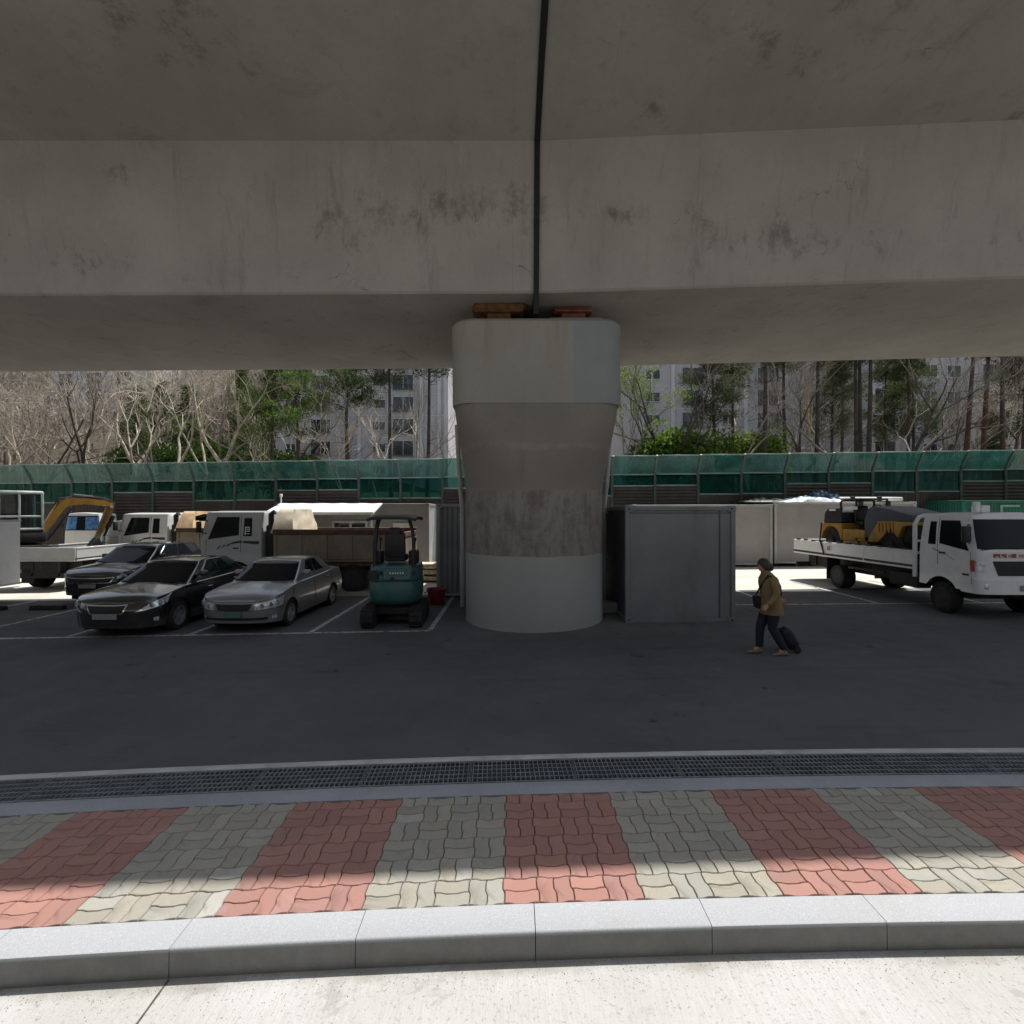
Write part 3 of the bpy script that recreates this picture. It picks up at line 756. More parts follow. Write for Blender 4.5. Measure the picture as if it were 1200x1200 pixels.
def wheel(parent, x, y, r, w, rim='alloy', spokes=5, dual=False, z=None):
    """wheel > tyre, rim; y carries the sign of the side it faces"""
    sd = 1 if y > 0 else -1
    e = part('wheel', parent); e.location = (x, y, r if z is None else z)
    h = w / 2; q = r * .66
    MB().lathe([(q, -h), (r * .93, -h), (r * .985, -h * .82), (r, -h * .55), (r, h * .55), (r * .985, h * .82), (r * .93, h), (q, h)], (0, 0, 0), 'y', 28, False).build('tyre', MAT['tyre'], e)
    mb = MB(); o = sd * h
    if spokes:
        mb.lathe([(q * .99, -h * .9), (q * 1.02, h * .98), (q * .90, h * .9), (q * .86, h * .2)] if sd > 0 else [(q * .99, h * .9), (q * 1.02, -h * .98), (q * .90, -h * .9), (q * .86, -h * .2)], (0, 0, 0), 'y', 28)
        mb.lathe([(.001, o * .55), (q * .22, o * .60), (q * .26, o * .3)], (0, 0, 0), 'y', 12)
        for k in range(spokes):
            a = 2 * PI * k / spokes + .3
            mb.bar((q * .12 * math.cos(a), o * .55, q * .12 * math.sin(a)), (q * .92 * math.cos(a), o * .62, q * .92 * math.sin(a)), .02, q * .22, .004)
    else:
        mb.lathe([(q, o * .98), (q * .93, o * .9), (q * .82, o * .25), (q * .50, o * .1), (q * .42, o * .55), (.001, o * .6)], (0, 0, 0), 'y', 24)
    mb.build('rim', MAT[rim], e)
    if spokes: MB().lathe([(.001, o * .12), (q * .9, o * .12)], (0, 0, 0), 'y', 20).build('brake_disc', MAT['chassis'], e)
    return e

def car(name, label, cat, loc, rz, P):
    root = thing(name, label, cat, loc, rz)
    L, W, wr = P['L'], P['W'], P['wr']; ax = P['axles']
    bot, edge = curve(P['bot']), curve(P['edge'])
    def zlo(x):
        z = bot(x)
        for a in ax:
            d = P['arch'] ** 2 - (x - a) ** 2
            if d > 0: z = max(z, wr + math.sqrt(d))
        return z
    zt, zm = P.get('zmax', 1.0), P.get('zmid', .55)
    def inset(z):
        k = (z - zm) / (zt - zm) if z > zm else (zm - z) / (zm - .15)
        wi = (.075 if z > zm else .05) * k * k
        fi = (P.get('rake', .10) if z > zm else .05) * k * k
        return wi, fi
    body = Shell((0, -L, W, P['Df'], P['Dr'], P['n']), (0, -L, W, P['Df'], P['Dr'], P['n']), zlo, edge, inset, 0, P['crown'])
    bm = body.mesh(12, 12, 96)
    pm = MAT[P['paint']]
    bo = bm.build('body', pm, root, 40)
    g = P['gh']
    gz0 = lambda x: g['z0']; gz1 = curve(g['roof'])
    gh = Shell((g['f0'], g['r0'], g['w0'], .30, .30, 3.0), (g['f1'], g['r1'], g['w1'], .16, .20, 3.2), gz0, gz1, None, .012, g['crown'])
    gh.mesh(8, 10, 40).build('cabin', pm, root, 45)
    # glass
    gl = MAT['glass']
    gh.patch([(-.80, .16), (.80, .16), (.80, .93), (-.80, .93)], .006, 24, 8).build('windscreen', gl, root)
    mb = gh.patch([(2.30, .25), (3.0, .25), (3.0, .90), (2.30, .90)], .006, 10, 6); gh.patch([(-2.30, .25), (-3.0, .25), (-3.0, .90), (-2.30, .90)], .006, 10, 6, mb)
    mb.build('rear_window', gl, root)
    for sg in (1, -1):
        for (a, b, c, d) in P['side_glass']:
            gh.patch([(sg * a, .34), (sg * b, .34), (sg * c, .92), (sg * d, .92)], .006, 10, 4).build('side_window', gl, root)
        if P.get('chrome_line'):
            a, d = P['side_glass'][0][0], P['side_glass'][0][3]; c = P['side_glass'][-1][2]; b = P['side_glass'][-1][1]
            mb = gh.patch([(sg * (a - .10), .30), (sg * (a - .055), .30), (sg * (d + .01), .945), (sg * (d - .04), .945)], .009, 2, 8)
            gh.patch([(sg * (d - .04), .935), (sg * (c + .03), .935), (sg * (c + .03), .965), (sg * (d - .04), .965)], .009, 10, 2, mb)
            mb.build('window_trim', MAT['chrome'], root)
        # mirror
        p = gh.P(sg * P['mirror'], .36)
        mb = MB(); mb.box((p.x + .02, p.y + sg * .13, p.z + .05), (.12, .19, .13), None, .045, 3); mb.bar((p.x, p.y - sg * .02, p.z - .01), (p.x + .01, p.y + sg * .07, p.z + .03), .05, .04, .01)
        mb.build('wing_mirror', pm, root)
        # lamps
        q = P['headlight']
        hl = body.patch([(sg * u, t) for u, t in q], .007, 10, 4).build('headlight', MAT['lamp'], root)
        cx = sum(u for u, t in q) / 4; ct = sum(t for u, t in q) / 4
        mb = MB()
        for du in P['lamp_du']:
            pp = body.P(sg * (cx + du), ct); mb.lathe([(.001, .012), (.045, .012), (.052, 0), (.056, -.01)], pp + Vector((.0, 0, 0)), 'x', 14)
        mb.build('lamp_bowl', MAT['chrome'], hl)
        if 'fog' in P:
            u, t, r = P['fog']
            body.patch([(sg * (u - r * .8), t - .05), (sg * (u + r), t - .05), (sg * (u + r * 1.2), t + .07), (sg * (u - r), t + .07)], .007, 5, 3).build('fog_lamp', MAT['lamp'], root)
        for i, (a, b) in enumerate(P['seams']):
            body.patch([(sg * a, .12), (sg * (a + .007), .12), (sg * (b + .007), .985), (sg * b, .985)], .0022, 1, 8).build('door_gap', MAT['black_plastic'], root)
        for hu in P['handles']:
            pp = body.P(sg * hu, .80); MB().box(pp + Vector((0, sg * .012, 0)), (.17, .03, .028), None, .01, 2).build('door_handle', pm if not P.get('chrome_line') else MAT['chrome'], root)
        body.patch([(sg * 2.25, .60), (sg * 2.72, .60), (sg * 2.72, .85), (sg * 2.25, .85)], .006, 6, 3).build('tail_light', MAT['decal_red'], root)
        for a in ax: wheel(root, a, sg * (W - .115), wr, P.get('ww', .20), 'alloy', P.get('spokes', 5))
    def front(name, u0, u1, t0, t1, mat, off=.006, taper=0.0, parent=root):
        return body.patch([(-u0 + taper, t0), (u0 - taper, t0), (u1, t1), (-u1, t1)], off, 18, 4).build(name, mat, parent)
    for nm, u0, u1, t0, t1, mt, off in P['front']: front(nm, u0, u1, t0, t1, MAT[mt], off)
    # number plate is a flat board on the bumper
    tp, pw = P['plate']; p = body.P(0, tp)
    MB().box((p.x + .018, 0, p.z), (.02, pw, .13 if pw < .45 else .11), None, .006).build('number_plate', MAT[P['plate_mat']], root)
    # dark underside and wheel housings
    MB().bx(-L + .25, -.22, -W + .30, W - .30, .17, .62).bx(-L + .45, -.45, -W + .05, W - .05, .52, .70 if P.get('zmax', 1) < 1.05 else .8).build('underbody', MAT['chassis'], root)
    # wipers
    mb = MB()
    for y0 in (-.15, .45):
        a = Vector((g['f0'] - .06, y0 * .9, g['z0'] + (g['roof'][0][1] - g['z0']) * .13)); 
        p1 = gh.P(.55 if y0 > 0 else -.15, .16); p2 = gh.P(.12 if y0 > 0 else -.62, .20)
        mb.tube([p1 + Vector((.03, 0, .01)), p2 + Vector((.03, 0, .01))], .009, 5)
    mb.build('wiper', MAT['black_plastic'], root)
    return root

SEDAN = dict(L=4.80, W=.915, wr=.325, arch=.375, axles=(-.95, -3.68), Df=.62, Dr=.55, n=2.5, crown=.075, paint='black_paint',
    bot=[(-4.8, .30), (-4.3, .24), (-3, .19), (-1.5, .19), (-.6, .20), (0, .23)],
    edge=[(-4.8, .86), (-4.62, .98), (-4.2, 1.02), (-3.2, .99), (-2.2, .965), (-1.25, .94), (-.75, .89), (-.3, .82), (0, .74)],
    zmid=.55, zmax=1.0, rake=.14,
    gh=dict(f0=-1.10, r0=-4.32, f1=-2.02, r1=-3.55, w0=.81, w1=.60, z0=.93, roof=[(-3.8, 1.38), (-3.2, 1.435), (-2.6, 1.455), (-2.1, 1.41), (-1.9, 1.38)], crown=.035),
    side_glass=[(1.18, 1.47, 1.47, 1.20), (1.50, 1.80, 1.70, 1.50)], chrome_line=True, mirror=1.10,
    headlight=[(.34, .60), (.93, .72), (1.03, .965), (.62, .87)], lamp_du=(-.14, .02, .13),
    fog=(.70, .26, .05), seams=[(1.10, 1.13), (1.475, 1.47), (1.80, 1.83)], handles=(1.41, 1.74),
    front=[('grille_frame', .185, .25, .56, .93, 'chrome', .004), ('grille', .165, .225, .59, .89, 'black_plastic', .012), ('bumper_intake', .34, .38, .10, .24, 'black_plastic', .004), ('hood_gap', .62, .62, .965, .985, 'black_plastic', .002)],
    plate=(.47, .50), plate_mat='plate_white')
SILVER = dict(SEDAN, L=4.50, W=.86, wr=.305, arch=.345, axles=(-.86, -3.42), Df=.58, Dr=.5, n=2.6, paint='silver_paint', rake=.10, crown=.07,
    bot=[(-4.5, .28), (-4.0, .24), (-3, .20), (-1.5, .20), (-.6, .20), (0, .22)],
    edge=[(-4.5, .84), (-4.32, .96), (-3.9, .99), (-3.0, .955), (-2.0, .93), (-1.15, .90), (-.7, .845), (-.3, .775), (0, .69)],
    gh=dict(f0=-1.02, r0=-4.02, f1=-1.86, r1=-3.22, w0=.765, w1=.575, z0=.90, roof=[(-3.5, 1.33), (-3.0, 1.385), (-2.4, 1.405), (-1.95, 1.365), (-1.8, 1.335)], crown=.035),
    chrome_line=False, headlight=[(.27, .56), (.90, .60), (.96, .90), (.27, .86)], lamp_du=(-.22, -.04, .12), fog=(.66, .20, .06), spokes=6,
    front=[('grille', .18, .235, .58, .86, 'black_plastic', .008), ('bumper_intake', .52, .52, .13, .24, 'black_plastic', .004), ('bumper_strip', .93, .93, .545, .565, 'black_plastic', .003), ('hood_gap', .7, .7, .93, .95, 'black_plastic', .002)],
    plate=(.40, .36), plate_mat='plate_green')
SUV = dict(SEDAN, L=4.45, W=.93, wr=.36, arch=.42, axles=(-.90, -3.58), Df=.55, Dr=.4, n=2.7, paint='navy_paint', rake=.08, crown=.07,
    bot=[(-4.45, .36), (-4.0, .30), (-3, .27), (-1.5, .27), (-.6, .27), (0, .29)],
    edge=[(-4.45, .98), (-4.3, 1.08), (-3.9, 1.12), (-3.0, 1.11), (-2.0, 1.09), (-1.15, 1.06), (-.7, 1.02), (-.3, .96), (0, .86)], zmax=1.12, zmid=.66,
    gh=dict(f0=-.98, r0=-4.38, f1=-1.85, r1=-3.95, w0=.83, w1=.63, z0=1.04, roof=[(-4.2, 1.53), (-3.4, 1.60), (-2.4, 1.62), (-1.9, 1.57), (-1.75, 1.54)], crown=.035),
    headlight=[(.50, .74), (.98, .80), (1.03, .92), (.52, .88)], lamp_du=(-.12, .05), fog=(.74, .28, .05),
    front=[('grille_frame', .36, .46, .60, .86, 'chrome', .004), ('grille', .34, .43, .63, .83, 'black_plastic', .010), ('bumper_intake', .55, .55, .16, .36, 'black_plastic', .004), ('hood_gap', .62, .62, .955, .975, 'black_plastic', .002)],
    plate=(.47, .50), plate_mat='plate_white')
def on(x, y, dz=0.0): return (x, y, G(x) + dz)
car('parked_sedan', 'glossy black sedan with a chrome-framed grille, parked beside the silver car', 'car', on(-8.25, 10.38), -PI/2, SEDAN)
car('parked_sedan', 'silver sedan parked nose out next to the teal mini excavator', 'car', on(-5.86, 10.75), R(-91), SILVER)
car('parked_suv', 'dark blue-black sport utility car half in sun behind the black sedan', 'car', on(-11.9, 14.35), R(-90), SUV)

# ------------------------------------------------------------------ trucks
def cab(root, W, Lc, zb, belt, roof, paint, ax=None, wr=.4, quarter=True, rake=.26, fb=.62):
    """forward-control cab, nose at x=0"""
    def zlo(x):
        z = zb if x > -.55 else zb + .04
        if ax is not None:
            d = (wr + .12) ** 2 - (x - ax) ** 2
            if d > 0: z = max(z, wr + math.sqrt(d))
        return z
    lowsh = Shell((0, -Lc, W, .24, .06, 4.2), (-.05, -Lc, W - .01, .24, .06, 4.2), zlo, lambda x: belt, None, .0, .01)
    lowsh.mesh(8, 10, 60).build('cab_body', MAT[paint], root, 40)
    up = Shell((-.05, -Lc, W - .01, .24, .06, 4.2), (-.05 - rake, -Lc + .03, W - .11, .20, .08, 4.0), lambda x: belt - .002, lambda x: roof, None, .01, .06)
    up.mesh(8, 10, 40).build('cab_top', MAT[paint], root, 40)
    g = MAT['glass']
    up.patch([(-.80, .07), (.80, .07), (.80, .88), (-.80, .88)], .006, 24, 6).build('windscreen', g, root)
    s0, s1, q0, q1 = (1.02, 1.60, 1.68, 1.84) if quarter else (1.04, 1.80, 0, 0)
    for sg in (1, -1):
        up.patch([(sg * (s0 + .02), -.02 + .02), (sg * s1, .16), (sg * (s1 - .01), .84), (sg * (s0 + .13), .84)], .006, 8, 5).build('side_window', g, root)
        if quarter: up.patch([(sg * q0, .12), (sg * q1, .12), (sg * q1, .80), (sg * (q0 + .01), .80)], .006, 4, 4).build('quarter_window', g, root)
        mb = lowsh.patch([(sg * 1.01, .20), (sg * 1.017, .20), (sg * 1.017, .99), (sg * 1.01, .99)], .0025, 1, 6); lowsh.patch([(sg * (s1 + .035), .45), (sg * (s1 + .043), .45), (sg * (s1 + .043), .99), (sg * (s1 + .035), .99)], .0025, 1, 6, mb)
        up.patch([(sg * (s1 + .035), .01), (sg * (s1 + .043), .01), (sg * (s1 + .03), .9), (sg * (s1 + .022), .9)], .0025, 1, 6, mb)
        mb.build('door_gap', MAT['black_plastic'], root)
        p = lowsh.P(sg * (s1 - .06), .86); MB().box(p + Vector((0, sg * .012, 0)), (.16, .03, .045), None, .008).build('door_handle', MAT['black_plastic'], root)
        p = up.P(sg * .97, .35)
        mb = MB().box((p.x + .10, p.y + sg * .20, p.z + .10), (.10, .18, .36), None, .035, 2).tube([(p.x - .05, p.y - sg * .02, p.z + .30), (p.x + .1, p.y + sg * .17, p.z + .30)], .014, 6).tube([(p.x - .05, p.y - sg * .01, p.z - .12), (p.x + .1, p.y + sg * .17, p.z - .05)], .014, 6)
        mb.build('wing_mirror', MAT['black_plastic'], root)
    return lowsh, up
def chassis(root, x0, x1, z0, z1, hw=.42):
    mb = MB()
    for s in (-1, 1): mb.bx(x0, x1, s * hw - .04, s * hw + .04, z0, z1, .006)
    n = int(abs(x1 - x0) / .8)
    for k in range(n + 1): xx = lerp(x0, x1, k / n); mb.bx(xx - .05, xx + .05, -hw, hw, z0 + .02, z1 - .02)
    mb.build('chassis', MAT['chassis'], root)
def gate(mb, a, b, z0, z1, th=.035, ribs=6):
    """a dropside panel with pressed ribs between ground points a and b (bed coordinates)"""
    a, b = Vector((*a, 0)), Vector((*b, 0)); d = (b - a).normalized(); n = Vector((-d.y, d.x, 0))
    q = d.to_track_quat('X', 'Z').to_matrix(); L = (b - a).length; m = (a + b) / 2
    mb.box((m.x, m.y, (z0 + z1) / 2), (L, th, z1 - z0), q, .006)
    for zz in (z0 + .03, z1 - .03): mb.box((m.x, m.y, zz), (L + .01, th + .03, .05), q, .01)
    for k in range(1, ribs): 
        p = a.lerp(b, k / ribs); mb.box((p.x, p.y, (z0 + z1) / 2), (.04, th + .012, z1 - z0 - .1), q, .005)
def flatbed_truck(name, label, loc, rz, L, W, Lc, floor, gz, wr, axles, paint='white_paint', belt=1.5, roof=2.3, zb=.58):
    root = thing(name, label, 'truck', loc, rz)
    low, up = cab(root, W, Lc, zb, belt, roof, paint, axles[0], wr)
    chassis(root, -.5, -L + .1, wr + .12, floor - .12)
    b0, b1 = -Lc - .16, -L
    MB().bx(b1, b0, -W, W, floor - .1, floor, .006).build('bed_floor', MAT['steelwheel'], root)
    mb = MB()
    for s in (-1, 1): mb = MB(); gate(mb, (b1 + .03, s * (W - .02)), (b0 - .03, s * (W - .02)), floor - .12, gz, .035, 3); mb.build('dropside', MAT[paint], root)
    mb = MB(); gate(mb, (b1, -W + .02), (b1, W - .02), floor - .12, gz, .035, 4); mb.build('tailgate', MAT[paint], root)
    mb = MB()                                   # goalpost behind the cab
    hz = roof - .02
    mb.tube([(b0 + .02, -W + .03, floor - .3), (b0 + .02, -W + .03, hz - .22), (b0 + .0, -W + .14, hz - .05), (b0, -W + .3, hz), (b0, W - .3, hz), (b0, W - .14, hz - .05), (b0 + .02, W - .03, hz - .22), (b0 + .02, W - .03, floor - .3)], .05, 8)
    for z in (floor + .3, floor + .6): mb.bx(b0 - .02, b0 + .02, -W + .05, W - .05, z - .03, z + .03)
    mb.build('headboard', MAT[paint], root)
    for s in (-1, 1):
        wheel(root, axles[0], s * (W - .14), wr, .22, 'steelwheel', 0)
        for a in axles[1:]: wheel(root, a, s * (W - .22), wr * .98, .38, 'steelwheel', 0)
    for s in (-1, 1):
        MB().bx(axles[0] - 1.75, axles[0] - .75, s * (W - .42), s * (W - .06), .45, .80, .03).build('fuel_tank', MAT['chassis'], root)
        MB().bx(axles[-1] - wr - .16, axles[-1] - wr - .13, s * (W - .46), s * (W - .03), .22, floor - .12).build('mud_flap', MAT['black_plastic'], root)
        MB().bar((axles[0] - 1.9, s * (W - .06), floor - .34), (axles[-1] + wr + .15, s * (W - .06), floor - .34), .03, .07).build('side_guard', MAT['chassis'], root)
    MB().bx(axles[0] - .55, axles[0] + .5, -W + .25, W - .25, .4, belt - .35).build('underbody', MAT['chassis'], root)
    MB().bx(b1 + .04, b1 + .12, -W + .06, W - .06, .42, .60, .01).bx(b1 + .04, b1 + .5, -.5, -.42, .5, floor - .1).bx(b1 + .04, b1 + .5, .42, .5, .5, floor - .1).build('rear_bumper', MAT['chassis'], root)
    return root, low, up, b0, b1

# white flatbed on the right, nose out
t, low, up, b0, b1 = flatbed_truck('flatbed_truck', 'white flatbed truck parked nose out, carrying a small yellow road roller', on(11.15, 11.02), R(-90), 7.4, 1.02, 1.75, 1.04, 1.40, .365, (-1.08, -5.0))
for sg in (1, -1):
    low.patch([(sg * .52, .55), (sg * .93, .55), (sg * .93, .78), (sg * .56, .70)], .012, 8, 4).build('headlight', MAT['lamp'], t)
    low.patch([(sg * .935, .52), (sg * 1.02, .52), (sg * 1.02, .79), (sg * .935, .79)], .012, 4, 4).build('indicator', MAT['lamp_orange'], t)
    MB().lathe([(.001, .02), (.05, .02), (.065, .01), (.065, -.02)], low.P(sg * .55, .18) + Vector((.03, 0, 0)), 'x', 14).build('fog_lamp', MAT['lamp'], t)
    mb = low.patch([(sg * 1.30, .70), (sg * 1.75, .985), (sg * 1.74, .99), (sg * 1.72, .995)], .004, 8, 2)
    mb.build('door_stripe', MAT['decal_dark'], t)
    low.patch([(sg * 1.05, .40), (sg * 1.17, .40), (sg * 1.17, .45), (sg * 1.05, .45)], .004, 3, 1).build('badge', MAT['decal_dark'], t)
mb = low.patch([(-.97, -.02 + .02), (.97, .02), (.97, .34), (-.97, .34)], .045, 24, 4); mb.build('bumper', MAT['white_paint'], t)
low.patch([(-.26, .44), (.26, .44), (.36, .78), (-.36, .78)], .010, 16, 4).build('grille', MAT['black_plastic'], t)
MB().box((low.P(0, .16) + Vector((.06, 0, 0))), (.02, .50, .12), None, .005).build('number_plate', MAT['plate_white'], t)
n_ = low.patch([(-.34, .865), (.34, .865), (.34, .955), (-.34, .955)], .008, 12, 2).build('name_strip', MAT['decal_red'], t)
mb = MB()                                         # pale strokes on the red strip, too small to read
rg = random.Random(2)
for k in range(7):
    u = -.30 + k * .088
    for z0, z1, w in ((.872, .948, .012), (.925, .945, .05), (.875, .893, .05)):
        if rg.random() < .8: low.patch([(u, z0), (u + w, z0), (u + w, z1), (u, z1)], .0105, 1, 1, mb)
mb.build('lettering', MAT['decal_white'], n_)
mb = MB()
for u0, u1 in ((-.70, -.02), (.05, .72)):
    p1, p2 = up.P(u0, .05), up.P(u1, .10); mb.tube([p1 + Vector((.03, 0, 0)), p2 + Vector((.03, 0, .02))], .011, 5)
mb.build('wiper', MAT['black_plastic'], t)
MB().bx(-.72, -.60, -.62, -.50, 2.34, 2.60, .02).bx(-.74, -.58, -.50, -.30, 2.34, 2.52, .02).build('roof_lamp', MAT['decal_white'], t)
for k in range(12): MB().box((lerp(b0 - .3, b1 + .3, k / 11), -1.0, 1.415), (.22, .04, .05), None, .01).build('lashing_cleat', MAT['steelwheel'], t)
mb = MB().tube([(b1 + 1.55, -.95, 2.02), (b1 + 1.62, -1.045, 1.45), (b1 + 1.85, -1.05, .98)], .022, 6); mb.build('lashing_strap', MAT['black_plastic'], t)
MB().tube([(b1 + 2.05, -1.05, 1.28), (b1 + 2.05, -1.06, 1.18), (b1 + 2.12, -1.06, 1.14), (b1 + 2.12, -1.05, 1.28)], .012, 5).build('hook', MAT['black_plastic'], t)

# small tandem roller on that bed (local x to the truck's nose)
def roller():
    r = thing('road_roller', 'small yellow road roller with a slate grey hood, riding on the white flatbed truck', 'road roller', (11.2, 15.6, G(11) + 1.045), R(-90))
    Y = MAT['yellow_paint']; K = MAT['black_plastic']
    for x, rr in ((-1.45, .40), (1.20, .40)):
        e = part('drum', r); e.location = (x, 0, rr)
        MB().lathe([(rr - .06, -.52), (rr, -.50), (rr, .50), (rr - .06, .52), (rr - .1, .50), (.05, .45)], (0, 0, 0), 'y', 32).lathe([(rr - .1, -.50), (.05, -.45)], (0, 0, 0), 'y', 32).build('drum_shell', MAT['chassis'], e)
        MB().lathe([(.001, -.60), (.12, -.60), (.12, .60), (.001, .60)], (0, 0, 0), 'y', 14).build('hub', MAT['steelwheel'], e)
    # rear fender arched over its drum, with a black rounded cover
    arc = [(-1.45 + .50 * math.cos(R(a)), .42 + .46 * math.sin(R(a))) for a in range(0, 181, 15)]
    MB().prism([(-.90, .42), (-.90, .96), (-1.98, .96), (-1.98, .42)] + arc[::-1], 'y', -.58, .58, .02).build('fender', Y, r)
    MB().prism([(-.92, .962), (-.96, 1.30), (-1.10, 1.46), (-1.70, 1.46), (-1.90, 1.30), (-1.97, .962)], 'y', -.52, .52, .04).build('tank_cover', MAT['seat'], r)
    # operator's place
    MB().bx(-.90, .15, -.55, .55, .30, .42, .02).bx(-.90, .15, -.56, -.50, .42, .78, .02).bx(-.90, .15, .50, .56, .42, .78, .02).build('step', Y, r)
    MB().box((-.62, 0, .98), (.42, .46, .12), None, .05, 2).box((-.82, 0, 1.28), (.10, .46, .50), Matrix.Rotation(R(-10), 3, 'Y'), .05, 2).bx(-.7, -.5, -.15, .15, .42, .93).build('operator_seat', MAT['seat'], r)
    mb = MB().tube([(.05, 0, .7), (-.12, 0, 1.36)], .035, 8)
    mb.tube([(-.13 + .05 * math.sin(a), .19 * math.cos(a), 1.38 + .16 * math.sin(a)) for a in [2 * PI * k / 18 for k in range(19)]], .018, 6, False)
    mb.bx(-.05, .16, -.3, .3, 1.05, 1.30, .03).build('steering_column', MAT['black_plastic'], r)
    mb = MB()
    for s in (-1, 1): mb.tube([(-.95, s * .54, .9), (-1.0, s * .54, 1.64), (-.93, s * .50, 1.70)], .035, 8)
    mb.tube([(-.95, -.52, 1.69), (-.95, .52, 1.69)], .035, 8).bx(-1.1, -.30, -.5, .5, 1.70, 1.745, .015).bx(-.36, -.32, -.5, -.46, 1.25, 1.70).bx(-.36, -.32, .46, .5, 1.25, 1.70)
    mb.build('roll_bar', MAT['black_plastic'], r)
    MB().bx(-1.0, -.25, -.51, -.50, 1.40, 1.50, .003).bx(-1.62, -1.28, -.535, -.525, 1.36, 1.42, .003).build('light_strip', MAT['decal_white'], r)
    # engine block and sloping grey hood
    MB().prism([(.10, .55), (.10, 1.10), (.28, 1.44), (.52, 1.50), (1.02, 1.42), (1.92, 1.24), (1.98, 1.06), (.60, 1.06), (.36, .55)], 'y', -.54, .54, .03).build('engine_hood', MAT['deepgrey'], r)
    MB().prism([(.25, .44), (.72, 1.06), (1.98, 1.06), (1.98, .96), (1.66, .94), (1.50, .60), (1.2, .90), (.90, .60), (.74, .44)], 'y', -.575, .575, .015).build('side_frame', Y, r)
    mb = MB()
    for k in range(5): mb.bx(.74 + k * .14, .79 + k * .14, -.595, -.58, .74, 1.02)
    mb.bx(-.2, .30, -.60, -.56, .44, .52).bx(-.2, -.12, -.60, -.56, .30, .52).bx(.22, .30, -.60, -.56, .30, .52)
    mb.build('side_guard', Y, r)
    MB().bx(.1, 1.9, -.46, .46, .5, 1.04).build('engine', MAT['chassis'], r)
roller()

